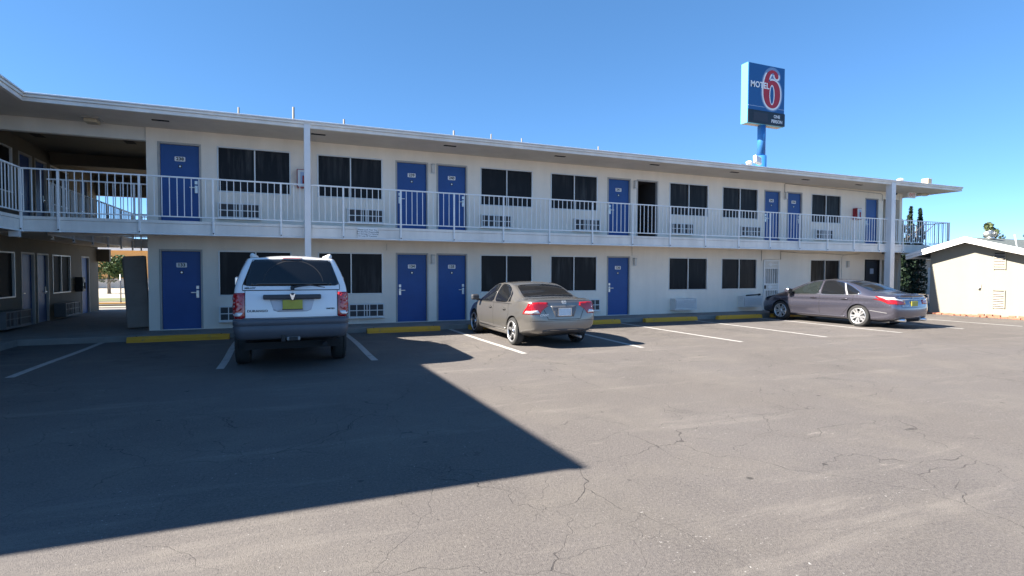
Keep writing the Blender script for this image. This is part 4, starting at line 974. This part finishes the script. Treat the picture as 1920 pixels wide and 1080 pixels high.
    def seam(s, mb, axis, pts, w=.009, m=None, off=.0025):
        P = []
        for (a, b), (c, d) in zip(pts, pts[1:]):
            n = max(1, int(math.hypot(c - a, d - b) / .04)); P += [(a + (c - a) * k / n, b + (d - b) * k / n) for k in range(n)]
        P.append(pts[-1]); L_, R_ = [], []
        for i, p in enumerate(P):
            q0, q1 = P[max(i - 1, 0)], P[min(i + 1, len(P) - 1)]; tx, ty = q1[0] - q0[0], q1[1] - q0[1]; l = math.hypot(tx, ty) or 1; nx, ny = -ty / l * w / 2, tx / l * w / 2
            for lst, sg_ in ((L_, 1), (R_, -1)):
                h, n_ = s.hit(axis, p[0] + sg_ * nx, p[1] + sg_ * ny); 
                lst.append(mb.bm.verts.new(h + n_ * off))
        for i in range(len(P) - 1):
            f = mb.bm.faces.new((L_[i], L_[i + 1], R_[i + 1], R_[i])); f.material_index = mb.mi(m or M['gap']); f.smooth = True
def wheel(root, x, y, rad, wd, rr, side, style, lip='alloy'):
    """side -1: outer face towards -x"""
    o_ = side
    b = MB(); b.lathe([(-o_ * wd * .35, rr * .9), (o_ * wd * .1, rr * .88), (o_ * wd * .12, .07)], axis='x', n=28, m=M['under']); b.lathe([(o_ * wd * .13, rr * .62), (o_ * wd * .16, rr * .62)], axis='x', n=28, m=M['wire'])
    w_ = b.build('wheel', parent=root, loc=(x, y, rad))
    b = MB(); h = wd / 2
    b.lathe([(o_ * t, r_) for t, r_ in ((h - .02, rr - .005), (h - .004, rr + .015), (h, rr + (rad - rr) * .45), (h - .008, rad - .028), (h - .03, rad - .006), (h * .45, rad), (h * .42, rad - .008), (h * .38, rad), (0, rad), (-h * .4, rad), (-h + .03, rad - .006), (-h, rad - .05), (-h + .01, rr))], axis='x', n=44, m=M['rubber']); [b.bm.faces.remove(f) for f in [f for f in b.bm.faces if len(f.verts) > 8]]; b.build('tyre', parent=w_)
    b = MB(); lm = M[lip]
    b.lathe([(o_ * t, r_) for t, r_ in ((h - .012, rr + .010), (h + .002, rr + .002), (h - .004, rr - .014), (h - .022, rr - .020)) + (((h - .05, rr - .026), (-h + .02, rr - .03)) if style == 'ten' else ())], axis='x', n=44, m=lm, closed=False) if style != 'steel' else b.lathe([(o_ * (h - .02), rr), (o_ * (h - .06), rr - .03), (o_ * (h - .05), .1)], axis='x', n=32, m=lm)
    # drop the end caps so that the disc behind shows
    for f in [f for f in b.bm.faces if len(f.verts) > 8]: b.bm.faces.remove(f)
    def spoke(a, w0, w1, r0, r1, x0, x1, t=.03, m=lm, skew=0.):
        c, s_ = math.cos(a), math.sin(a); vs = []
        for (r_, w2, xx) in ((r0, w0, x0), (r1, w1, x1)):
            for dx in (0, -t):
                for sg_ in (-1, 1):
                    u, v = r_, sg_ * w2 / 2 + (skew if r_ == r1 else 0); vs.append(b.bm.verts.new((o_ * (xx + dx), u * c - v * s_, u * s_ + v * c)))
        for q in ((0, 1, 5, 4), (2, 3, 7, 6), (0, 2, 6, 4), (1, 3, 7, 5), (0, 1, 3, 2), (4, 5, 7, 6)):
            f = b.bm.faces.new([vs[i] for i in q]); f.material_index = b.mi(m)
    if style == 'ten':
        for k in range(10): spoke(2 * math.pi * (k + (.13 if k % 2 else -.13)) / 10 + .1, .030, .062, .045, rr - .012, h - .028, h - .012, .025)
        b.lathe([(o_ * (h - .05), .062), (o_ * (h - .02), .058), (o_ * (h - .015), .03)], axis='x', n=20, m=lm)
    elif style == 'five':
        b.lathe([(o_ * (h - .022), rr - .021), (o_ * (h - .06), rr - .03), (o_ * (-h + .02), rr - .034)], axis='x', n=44, m=M['darkalloy']); [b.bm.faces.remove(f) for f in [f for f in b.bm.faces if len(f.verts) > 8]]
        for k in range(5):
            spoke(2 * math.pi * k / 5 + .3, .040, .046, .04, rr - .02, h - .045, h - .030, .03, M['alloy']); spoke(2 * math.pi * k / 5 + .3, .010, .014, .05, rr - .03, h - .040, h - .027, .01, M['darkalloy'])
            for sg_ in (-.2, .2): spoke(2 * math.pi * k / 5 + .3 + sg_, .02, .022, .06, rr - .022, h - .07, h - .05, .02, M['darkalloy'])
        b.lathe([(o_ * (h - .06), .07), (o_ * (h - .03), .066), (o_ * (h - .02), .03)], axis='x', n=20, m=M['chrome'])
    b.build('rim', parent=w_); return w_

M['redlens3'] = plain('mid_red_lens', (.42, .012, .016), .12, spec=.6, coat=.6)
# ---- white sport utility vehicle
sx, sy = 3.36, -6.62
def sstep(a, b, t): t = max(0, min(1, (t - a) / (b - a))); return t * t * (3 - 2 * t)
def warp(root, fn, skip=('wheel', 'tyre', 'rim', 'underbody')):
    def go(o):
        if o.name.split('.')[0] in skip: return
        if o.data:
            for v in o.data.vertices: v.co = fn(v.co)
        for c in o.children: go(c)
    for c in root.children: go(c)
suv = thing('white_suv', (sx, sy, 0), 'white sport utility vehicle with a yellow plate, parked nose in beside the white column', 'car')
dt = [0, 0, 0, 0, .03, .13, .27, .25, .24]; dh = [0, 0, 0, 0, .01, .05, .10, .09, .09]
C = Car(suv, [
    (.10, .52, .86, .92, .80, .915, 1.21, .665, 1.755, 1.815, dt), (.16, .50, .89, .955, .80, .935, 1.215, .685, 1.765, 1.825, dt), (.45, .46, .90, .965, .80, .945, 1.215, .70, 1.785, 1.845, dh),
    (1.1, .42, .89, .965, .80, .945, 1.20, .715, 1.80, 1.865), (2.2, .40, .89, .965, .78, .945, 1.18, .72, 1.805, 1.87), (3.05, .40, .89, .965, .78, .945, 1.15, .70, 1.75, 1.81), (3.2, .40, .89, .965, .78, .945, 1.14, .69, 1.69, 1.75),
    (3.92, .42, .89, .96, .78, .92, 1.10, .74, 1.19, 1.22), (4.5, .45, .88, .95, .78, .88, 1.02, .72, 1.09, 1.12), (4.85, .48, .82, .90, .75, .80, .95, .62, 1.0, 1.03), (4.98, .5, .74, .80, .72, .70, .9, .5, .95, .97)],
    M['suv_white'], [(1.18, .31, .45), (4.1, .31, .45)], .55, crease=(.3, .5))
for sd in (-1, 1):
    wheel(suv, sd * .82, 1.18, .385, .25, .225, sd, 'five'); wheel(suv, sd * .82, 4.1, .385, .25, .225, sd, 'five')
rw = C.part('rear_window', 'B', [smooth_poly([(-.795, 1.275), (.795, 1.275), (.635, 1.705), (0, 1.722), (-.635, 1.705)], 2, keep=.05)], 'carglass', off=.006)
# wiped arc on a dusty pane
b = MB(); ar = [(.02 + .50 * math.cos(R(a)), 1.285 + .42 * math.sin(R(a))) for a in range(8, 173, 6)]
C.seam(b, 'B', [p for p in ar if p[1] < 1.70], w=.018, m=plain('dust_arc', (.020, .020, .022), .6), off=.0075); b.build('wiper_arc', parent=rw)
for sd in 'LR':
    for p in ([(.62, 1.27), (1.55, 1.26), (1.55, 1.70), (.78, 1.70)], [(1.65, 1.26), (3.3, 1.22), (2.85, 1.66), (1.65, 1.70)]): C.part('side_window', sd, [smooth_poly(p, 2, keep=.15)], 'carglass')
C.part('windscreen', 'F', [smooth_poly([(-.68, 1.25), (.68, 1.25), (.58, 1.68), (-.58, 1.68)], 2, keep=.12)], 'carglass')
tg = MB()
C.seam(tg, 'B', [(-.80, 1.205), (.80, 1.205)], .014); C.seam(tg, 'B', [(-.76, 1.205), (-.76, .76)], .010); C.seam(tg, 'B', [(.76, 1.205), (.76, .76)], .010)
C.seam(tg, 'B', [(-.80, 1.21), (-.80, 1.28), (-.64, 1.71), (0, 1.735), (.64, 1.71), (.80, 1.28), (.80, 1.21)], .010); tg.build('tailgate_gap', parent=suv)
# plate recess, handle bar, plate
C.part('plate_recess', 'B', [[(-.37, 1.06), (.37, 1.06), (.31, .875), (.24, .845), (-.24, .845), (-.31, .875)]], plain('recess_white', (.55, .56, .60), .4), off=.003)
b = MB(); b.box(-.475, .475, .012, .09, 1.055, 1.135, M['plastic'], bevel=.018); b.prism(circ(0, 1.10, .062, 16), lambda a, c, d: (a, .012 - d, c), 0, .012, M['plastic']); hb = b.build('tailgate_handle', parent=suv)
b = MB(); fb = lambda a, c, d: (a, .0 - d, 1.10 + c)
# shield badge: pale ram-like wedge in a dark shield
b.prism([(-.045, .045), (-.03, .05), (-.012, .02), (0, .03), (.012, .02), (.03, .05), (.045, .045), (.028, -.004), (.01, -.052), (-.01, -.052), (-.028, -.004)], fb, .0005, .008, M['chrome']); b.build('badge', parent=hb)
b = MB(); b.box(-.165, .165, .035, .055, .885, 1.045, M['plate_y'], bevel=.006); pl = b.build('licence_plate', parent=suv)
b = MB(); b.box(-.17, .17, .03, .036, .88, .893, M['ink']); b.build('plate_frame', parent=pl)
for txt, x, z, s_ in (('DURANGO', -.565, .865, .050), ('LIMITED', .635, .885, .032), ('MELLOY', -.68, 1.243, .036)):
    b = MB()
    y_ = C.hit('B', x, z)[0].y
    b.text(txt, s_, lambda a, c, d, x=x, z=z: (x + a, C.hit('B', x + a, z + c)[0].y - .006, z + c), M['ink'], bold=.0015, sx=1.3, depth=.0); b.build('lettering', parent=suv)
# lamps
for sg_, nm in ((-1, 'B'), (1, 'B')):
    sd = 'L' if sg_ < 0 else 'R'
    rp = [(sg_ * .765, 1.165), (sg_ * .93, 1.165), (sg_ * .96, 1.10), (sg_ * .955, .95), (sg_ * .962, .85), (sg_ * .95, .74), (sg_ * .765, .74)]
    b = MB(); C.patch('B', rp, mb=b, m=M['redlens'], off=.014); C.patch(sd, smooth_poly([(.21, .745), (.21, 1.16), (.28, 1.12), (.31, .98), (.28, .80)], 2), mb=b, m=M['redlens'], off=.012)
    o = b.build('tail_lamp', parent=suv)
    b = MB()
    for zc, rr in ((1.075, .062), (.94, .062)): C.patch('B', circ(sg_ * .872, zc, rr + .012, 18), mb=b, m=M['redlens3'], off=.019, thick=.008)
    C.patch('B', [(sg_ * .872 + .074 * math.cos(R(a)), .845 + .066 * math.sin(R(a))) for a in range(180, 361, 15)], mb=b, m=M['clearlens'], off=.019, thick=.008); b.build('lens', parent=o)
b = MB(); C.patch('B', [(-.17, 1.745), (.17, 1.745), (.17, 1.785), (-.17, 1.785)], mb=b, m=M['redlens2'], off=.02); b.build('brake_lamp', parent=suv)
# bumper with its step, hitch, wiper, rails, mirrors
b = MB()
def shell(profile, half, mb, m, y_in=.32, cor=.16, n=6):
    """profile (out,z) swept round a plan outline with rounded rear corners"""
    plan = [(-half, y_in, -1, 0)] + [(-half + cor * (1 - math.cos(R(90 * k / n))), cor * (1 - math.sin(R(90 * k / n))), -math.cos(R(90 * k / n)), -math.sin(R(90 * k / n))) for k in range(n + 1)]
    plan += [(-p[0], p[1], -p[2], p[3]) for p in plan[::-1]]
    rows = [[mb.bm.verts.new((x + nx * o_, y + ny * o_, z)) for o_, z in profile] for x, y, nx, ny in plan]
    for A, B in zip(rows, rows[1:]):
        for k in range(len(profile) - 1):
            f = mb.bm.faces.new((A[k], A[k + 1], B[k + 1], B[k])); f.material_index = mb.mi(m); f.smooth = True
shell([(-.20, .735), (-.02, .735), (.0, .725), (.0, .64), (-.012, .632), (-.012, .622), (.0, .61), (-.01, .52), (-.05, .43), (-.09, .40), (-.22, .40)], .955, b, M['bumper'])
for v in b.bm.verts: v.co.y -= .03
b.box(-.80, .80, .05, .15, .742, .752, M['bumper']); o = b.build('rear_bumper', parent=suv)
b = MB(); b.box(-.70, .70, .15, .35, .38, .48, M['under']); b.box(-.19, -.12, .0, .14, .36, .47, M['ink'], bevel=.01); b.box(-.10, .12, .02, .10, .37, .43, M['wire'], bevel=.01); b.box(-.06, .08, -.01, .03, .375, .425, M['ink']); b.build('tow_hitch', parent=suv)
b = MB(); b.box(-.75, .75, .4, 4.7, .34, .46, M['under']); b.tube([(-.78, 1.18, .40), (.78, 1.18, .40)], .06, 10, M['under']); b.tube([(0, 1.0, .40), (0, 1.3, .40)], .14, 12, M['under']); b.tube([(.52, .1, .42), (.52, 1.2, .42)], .04, 8, M['under']); b.build('underbody', parent=suv)
b = MB(); b.tube([(0, .055, 1.255), (.10, .04, 1.275), (.30, .03, 1.29), (.54, .035, 1.25)], [.022, .018, .012, .006], 8, M['ink']); b.tube([(0, .09, 1.235), (0, .03, 1.25)], .035, 10, M['ink']); b.build('rear_wiper', parent=suv)
for sg_ in (-1, 1):
    b = MB(); b.tube([(sg_ * .63, .50, 1.775), (sg_ * .645, .56, 1.84), (sg_ * .655, .8, 1.86), (sg_ * .655, 2.7, 1.865), (sg_ * .64, 2.85, 1.80)], [.05, .045, .03, .03, .03], 8, M['offwhite']); b.build('roof_rail', parent=suv)
    b = MB(); b.box(sg_ * 1.02 - .10, sg_ * 1.02 + .10, 3.25, 3.36, 1.20, 1.40, M['suv_white'], bevel=.04); b.box(sg_ * 1.02 - .085, sg_ * 1.02 + .085, 3.243, 3.25, 1.22, 1.38, M['chrome']); b.box(min(sg_ * .88, sg_ * .96), max(sg_ * .88, sg_ * .96), 3.28, 3.34, 1.20, 1.27, M['plastic']); b.build('wing_mirror', parent=suv)

warp(suv, lambda c: Vector((c.x * (1 - .05 * (1 - sstep(.0, 1.3, c.y))), c.y, c.z + .15 * sstep(.15, .40, c.z) - .05 * sstep(1.72, 1.82, c.z))))
# ---- beige grey saloon
cv = thing('beige_sedan', (8.885, -5.86, 0), 'dusty beige grey sedan with black five spoke wheels, parked alone mid lot', 'car')
ct = [.05, .02, .0, .0, .05, .07, .075, .07, .06]
C = Car(cv, [
    (.03, .24, .62, .74, .50, .70, .86, .60, .955, .975, ct), (.09, .20, .76, .855, .50, .80, .88, .66, .975, 1.0, [.05, .02, 0, 0, .03, .04, .05, .05, .05]), (.42, .17, .83, .895, .55, .85, .915, .70, 1.0, 1.03),
    (.68, .17, .84, .90, .58, .86, .925, .69, 1.03, 1.06), (1.02, .165, .84, .90, .58, .86, .93, .655, 1.20, 1.235), (1.48, .16, .84, .90, .58, .86, .93, .60, 1.385, 1.425), (2.05, .16, .84, .90, .58, .86, .92, .595, 1.415, 1.455), (2.55, .16, .84, .90, .58, .86, .90, .59, 1.375, 1.42), (2.85, .16, .84, .90, .58, .86, .89, .585, 1.29, 1.33),
    (3.62, .17, .84, .90, .58, .85, .84, .66, .95, .98), (4.0, .18, .83, .89, .56, .80, .78, .58, .84, .87), (4.3, .2, .78, .82, .5, .70, .68, .48, .73, .76), (4.46, .24, .66, .68, .46, .56, .6, .38, .65, .67)],
    M['civic'], [(.93, .32, .355), (3.63, .32, .355)], .55, crease=(.25, .55))
for sd in (-1, 1):
    for y in (.93, 3.63): wheel(cv, sd * .785, y, .318, .215, .235, sd, 'five', 'alloy')
C.part('rear_window', 'T', [smooth_poly([(-.65, .70), (.65, .70), (.555, 1.40), (0, 1.46), (-.555, 1.40)], 2, keep=.10)], 'carglass', off=.004)
C.part('windscreen', 'T', [smooth_poly([(-.62, 3.50), (.62, 3.50), (.53, 2.74), (-.53, 2.74)], 2, keep=.12)], 'carglass')
f_ = smooth_poly([(2.20, .935), (3.42, .915), (3.1, 1.08), (2.78, 1.255), (2.52, 1.345), (2.20, 1.375)], 2, keep=.10)
r_ = smooth_poly([(1.30, .96), (2.11, .94), (2.11, 1.378), (1.70, 1.365), (1.42, 1.28), (1.26, 1.12)], 2, keep=.12)
q_ = [(1.12, .985), (1.245, .975), (1.225, 1.10), (1.33, 1.24), (1.20, 1.16)]
for sd in 'LR':
    for p in (f_, r_, q_): C.part('side_window', sd, [p], 'carglass')
b = MB()
for sd in 'LR':
    C.seam(b, sd, [(2.15, .93), (2.15, .28), (3.25, .26), (3.42, .5), (3.44, .90)]); C.seam(b, sd, [(2.15, .28), (1.45, .28), (1.25, .5), (1.14, .72), (1.20, .95)])
    C.seam(b, sd, [(1.0, .935), (3.45, .905)], .012, M['darkalloy'])
C.seam(b, 'B', [(-.57, .86), (-.44, .60), (-.40, .505), (.40, .505), (.44, .60), (.57, .86)], .011); C.seam(b, 'B', [(-.60, .945), (.60, .945)], .010); C.seam(b, 'B', [(-.80, .475), (.80, .475)], .008)
b.build('panel_gap', parent=cv)
for sd in 'LR': C.part('side_moulding', sd, [[(1.3, .335), (3.2, .325), (3.2, .36), (1.3, .37)]], 'civic', cv, off=.028)
C.part('plate_recess', 'B', [[(-.33, .80), (.33, .80), (.23, .56), (-.23, .56)]], plain('recess_grey', (.12, .12, .125), .35, metal=.3), off=.003)
py_ = C.hit('B', 0, .66)[0].y
b = MB(); b.box(-.155, .155, py_ - .022, py_ - .008, .585, .745, M['plate_w'], bevel=.006); pl = b.build('licence_plate', parent=cv)
b = MB()
for q in ((-.165, .165, .578, .588), (-.165, .165, .742, .752), (-.165, -.153, .588, .742), (.153, .165, .588, .742)): b.box(q[0], q[1], py_ - .026, py_ - .006, q[2], q[3], M['chrome'])
b.build('plate_frame', parent=pl)
ey = C.hit('B', 0, .885)[0].y
b = MB(); fe = lambda a, c, d: (a, C.hit('B', a, .885 + c)[0].y - .004 - d, .885 + c)
ring_o, ring_i = rrect(-.055, .055, -.048, .048, .025), rrect(-.044, .044, -.038, .038, .018)
n = len(ring_o)
for i in range(n): b.quad([fe(*ring_o[i], .006), fe(*ring_o[(i + 1) % n], .006), fe(*ring_i[(i + 1) % n], .006), fe(*ring_i[i], .006)], M['badge'])
for pts in ([(-.038, .034), (-.022, .034), (-.014, -.034), (-.028, -.034)], [(.038, .034), (.022, .034), (.014, -.034), (.028, -.034)], [(-.018, .006), (.018, .006), (.016, -.008), (-.016, -.008)]): b.quad([fe(a, c, .006) for a, c in pts], M['badge'])
b.build('badge', parent=cv)
b = MB(); b.text('CIVIC', .062, lambda a, c, d: (-.50 + a, C.hit('B', -.50 + a, .60 + c)[0].y - .006, .60 + c), M['badge'], bold=.002, sx=1.3, shear=.2); b.build('lettering', parent=cv)
for sg_, sd in ((-1, 'L'), (1, 'R')):
    b = MB(); C.patch('B', [(sg_ * .40, .875), (sg_ * .62, .885), (sg_ * .80, .865), (sg_ * .85, .70), (sg_ * .84, .625), (sg_ * .60, .62), (sg_ * .52, .72), (sg_ * .385, .80)], mb=b, m=M['redlens'], off=.007)
    C.patch(sd, [(.02, .62), (.36, .615), (.30, .70), (.15, .84), (.02, .88)], mb=b, m=M['redlens'], off=.007); o = b.build('tail_lamp', parent=cv)
    b = MB(); C.patch('B', [(sg_ * .60, .64), (sg_ * .80, .64), (sg_ * .82, .69), (sg_ * .64, .71)], mb=b, m=M['clearlens'], off=.011, thick=.006); C.patch(sd, [(.06, .64), (.28, .64), (.22, .69), (.06, .69)], mb=b, m=M['clearlens'], off=.011, thick=.006); b.build('lens', parent=o)
    b = MB(); b.box(sg_ * .99 - .10, sg_ * .99 + .10, 3.14, 3.30, .93, 1.08, M['plastic'], bevel=.045); b.box(min(sg_ * .84, sg_ * .93), max(sg_ * .84, sg_ * .93), 3.2, 3.27, .91, .96, M['plastic']); b.build('wing_mirror', parent=cv)
    for y in (1.42, 2.36):
        h, n_ = C.hit(sd, y, .795); b = MB(); C.patch(sd, circ(y, .79, .07, 14, .035), mb=b, m=M['darkalloy'], off=.003); b.box(h.x - .03, h.x + .03, y - .11, y + .09, .785, .812, M['civic'], bevel=.01); b.build('door_handle', parent=cv)
b = MB(); b.box(-.62, .62, .9, 4.2, .19, .30, M['under']); b.tube([(-.74, .93, .31), (.74, .93, .31)], .04, 8, M['under']); b.tube([(.42, .04, .235), (.42, .6, .25)], .028, 10, M['wire']); b.build('underbody', parent=cv)
C.part('bumper_valance', 'B', [[(-.55, .20), (.55, .20), (.52, .275), (.3, .30), (-.3, .30), (-.52, .275)]], 'plastic', off=.003)

warp(cv, lambda c: Vector((c.x * (1 - .02 * (1 - sstep(0, .8, c.y))), c.y, c.z + (1 - sstep(.32, .98, c.y)) * (.135 * sstep(.08, .25, c.z) - .065 * sstep(.86, 1.04, c.z)))))
# ---- steel grey saloon at the far end
ac = thing('grey_sedan', (20.60, -6.0, 0), 'glossy steel grey sedan with silver ten spoke wheels at the far end of the row', 'car', None, R(2.5))
at_ = [.08, .05, .02, 0, .05, .08, .06, .05, .04]
C = Car(ac, [
    (.04, .30, .62, .78, .56, .74, .86, .62, .985, 1.01, at_), (.12, .24, .80, .90, .56, .84, .90, .70, 1.005, 1.035, [.06, .03, 0, 0, .03, .05, .04, .04, .03]), (.48, .20, .86, .935, .58, .885, .945, .75, 1.03, 1.065), (.80, .19, .87, .94, .60, .895, .955, .74, 1.06, 1.10),
    (1.2, .18, .87, .94, .60, .895, .955, .695, 1.24, 1.28), (1.72, .18, .87, .94, .60, .895, .955, .635, 1.405, 1.445), (2.35, .18, .87, .94, .60, .895, .945, .625, 1.445, 1.49), (2.85, .18, .87, .94, .60, .895, .93, .62, 1.395, 1.44), (3.12, .18, .87, .94, .60, .895, .925, .62, 1.31, 1.35),
    (3.88, .19, .87, .935, .60, .88, .90, .70, 1.0, 1.035), (4.35, .2, .85, .92, .58, .84, .84, .62, .90, .935), (4.68, .22, .80, .86, .54, .75, .76, .52, .82, .85), (4.85, .26, .68, .72, .5, .62, .68, .42, .73, .755)],
    M['accord'], [(1.14, .335, .37), (3.915, .335, .37)], .58, crease=(.45, .5))
for sd in (-1, 1):
    for y in (1.14, 3.915): wheel(ac, sd * .81, y, .335, .225, .235, sd, 'ten')
C.part('rear_window', 'T', [smooth_poly([(-.68, .84), (.68, .84), (.585, 1.64), (0, 1.70), (-.585, 1.64)], 2, keep=.10)], 'carglass')
C.part('windscreen', 'T', [smooth_poly([(-.66, 3.76), (.66, 3.76), (.565, 2.98), (-.565, 2.98)], 2, keep=.12)], 'carglass')
f_ = smooth_poly([(2.47, .965), (3.66, .945), (3.40, 1.09), (3.05, 1.26), (2.78, 1.355), (2.47, 1.40)], 2, keep=.10)
r_ = smooth_poly([(1.55, .985), (2.40, .968), (2.40, 1.405), (2.1, 1.405), (1.74, 1.345)], 2, keep=.08)
q_ = smooth_poly([(1.16, 1.01), (1.47, .99), (1.66, 1.325), (1.42, 1.22), (1.14, 1.07)], 2, keep=.10)
for sd in 'LR':
    for p, g_ in ((f_, 'cleanglass'), (r_, 'carglass'), (q_, 'carglass')): C.part('side_window', sd, [p], g_)
b = MB()
for sd in 'LR':
    C.seam(b, sd, [(1.08, 1.04), (1.14, 1.0), (1.5, .972), (2.43, .955), (3.70, .933)], .022, M['chrome'], .006)
    C.seam(b, sd, [(1.10, 1.06), (1.40, 1.235), (1.68, 1.345), (2.1, 1.42), (2.5, 1.42), (2.84, 1.36), (3.2, 1.22), (3.70, .95)], .014, M['chrome'], .006)
    C.seam(b, sd, [(1.50, .98), (1.70, 1.35)], .035, M['alloy'], .006); C.seam(b, sd, [(2.435, .955), (2.435, 1.41)], .06, M['accord'], .006)
b.build('window_trim', parent=ac)
b = MB()
for sd in 'LR':
    C.seam(b, sd, [(2.435, .95), (2.435, .32), (3.45, .31), (3.52, .5), (3.56, .92)]); C.seam(b, sd, [(2.435, .32), (1.72, .32), (1.50, .52), (1.32, .78), (1.30, .98)]); C.seam(b, sd, [(.50, .62), (.80, .64)], .006)
    C.seam(b, sd, [(.95, .80), (1.13, .80), (1.13, .66), (.95, .66), (.95, .80)], .006)
C.seam(b, 'B', [(-.66, .90), (-.60, .70), (-.56, .64), (.56, .64), (.60, .70), (.66, .90)], .010); C.seam(b, 'B', [(-.64, .985), (.64, .985)], .010)
b.build('panel_gap', parent=ac)
for sd in 'LR': C.part('side_moulding', sd, [[(1.6, .27), (3.5, .265), (3.5, .31), (1.55, .32)]], 'accord', ac, off=.012); b = MB(); C.seam(b, sd, [(.30, .475), (.78, .53)], .016, M['alloy'], .006); b.build('bumper_crease', parent=ac)
b = MB(); C.seam(b, 'B', [(-.60, .872), (.60, .872)], .022, M['badge'], .010); b.build('chrome_strip', parent=ac)
py_ = C.hit('B', 0, .75)[0].y
b = MB(); b.box(-.155, .155, py_ - .022, py_ - .006, .675, .83, M['plate_y'], bevel=.006); pl = b.build('licence_plate', parent=ac)
b = MB(); b.text('ACCORD', .05, lambda a, c, d: (-.42 + a, C.hit('B', -.42 + a, .70 + c)[0].y - .006, .70 + c), M['badge'], bold=.002, sx=1.2); b.build('lettering', parent=ac)
b = MB(); fe = lambda a, c, d: (a, C.hit('B', a, .925 + c)[0].y - .006, .925 + c)
for pts in ([(-.038, .034), (-.024, .034), (-.016, -.034), (-.03, -.034)], [(.038, .034), (.024, .034), (.016, -.034), (.03, -.034)], [(-.02, .006), (.02, .006), (.018, -.008), (-.018, -.008)]): b.quad([fe(a, c, 0) for a, c in pts], M['badge'])
b.build('badge', parent=ac)
for sg_, sd in ((-1, 'L'), (1, 'R')):
    b = MB(); C.patch('B', [(sg_ * .42, .855), (sg_ * .42, .735), (sg_ * .70, .725), (sg_ * .88, .755), (sg_ * .91, .93), (sg_ * .70, .895)], mb=b, m=M['redlens'], off=.007)
    C.patch(sd, [(.03, .73), (.26, .745), (.50, .86), (.66, .965), (.40, .945), (.03, .935)], mb=b, m=M['redlens'], off=.007); o = b.build('tail_lamp', parent=ac)
    b = MB(); C.patch('B', [(sg_ * .50, .855), (sg_ * .70, .895), (sg_ * .88, .93), (sg_ * .87, .885), (sg_ * .70, .850), (sg_ * .5, .82)], mb=b, m=M['clearlens'], off=.012, thick=.006); C.patch(sd, [(.04, .885), (.40, .92), (.60, .957), (.40, .945), (.04, .932)], mb=b, m=M['clearlens'], off=.012, thick=.006); b.build('lens', parent=o)
    b = MB(); b.box(sg_ * 1.03 - .105, sg_ * 1.03 + .105, 3.42, 3.60, .97, 1.13, M['accord'], bevel=.05); b.box(sg_ * 1.03 - .09, sg_ * 1.03 + .09, 3.412, 3.425, .985, 1.11, M['ink']); b.box(min(sg_ * .87, sg_ * .97), max(sg_ * .87, sg_ * .97), 3.48, 3.56, .95, 1.0, M['plastic']); b.build('wing_mirror', parent=ac)
    for y in (1.60, 2.66):
        h, n_ = C.hit(sd, y, .845); b = MB(); C.patch(sd, circ(y - .01, .84, .085, 14, .035), mb=b, m=M['darkalloy'], off=.003); b.box(h.x - .03, h.x + .035, y - .12, y + .10, .838, .865, M['accord'], bevel=.01); b.build('door_handle', parent=ac)
b = MB(); b.box(-.74, .74, .3, 4.5, .18, .28, M['under']); b.tube([(-.78, 1.14, .33), (.78, 1.14, .33)], .04, 8, M['under'])
for sg_ in (-1, 1): b.tube([(sg_ * .52, -.02, .265), (sg_ * .52, .5, .26)], .045, 12, M['chrome'])
b.build('exhaust', parent=ac)
C.part('bumper_valance', 'B', [[(-.78, .25), (.78, .25), (.74, .34), (.45, .36), (.40, .32), (-.40, .32), (-.45, .36), (-.74, .34)]], 'plastic', off=.004)
b = MB(); b.tube([(-.62, .07, 1.015), (0, .02, 1.035), (.62, .07, 1.015)], [.012, .018, .012], 8, M['accord']); b.build('spoiler', parent=ac)
def groove(c):
    f = sstep(.55, 1.0, c.y) * (1 - sstep(4.0, 4.35, c.y)); t = .845 - .012 * (c.y - 1.0)
    k = math.exp(-((c.z - t + .045) / .03) ** 2) * .020 - math.exp(-((c.z - t - .02) / .025) ** 2) * .010 + math.exp(-((c.z - .40) / .06) ** 2) * .012
    return Vector((c.x * (1 - k * f), c.y, c.z))
warp(ac, groove, ('wheel', 'tyre', 'rim', 'exhaust', 'wing_mirror'))
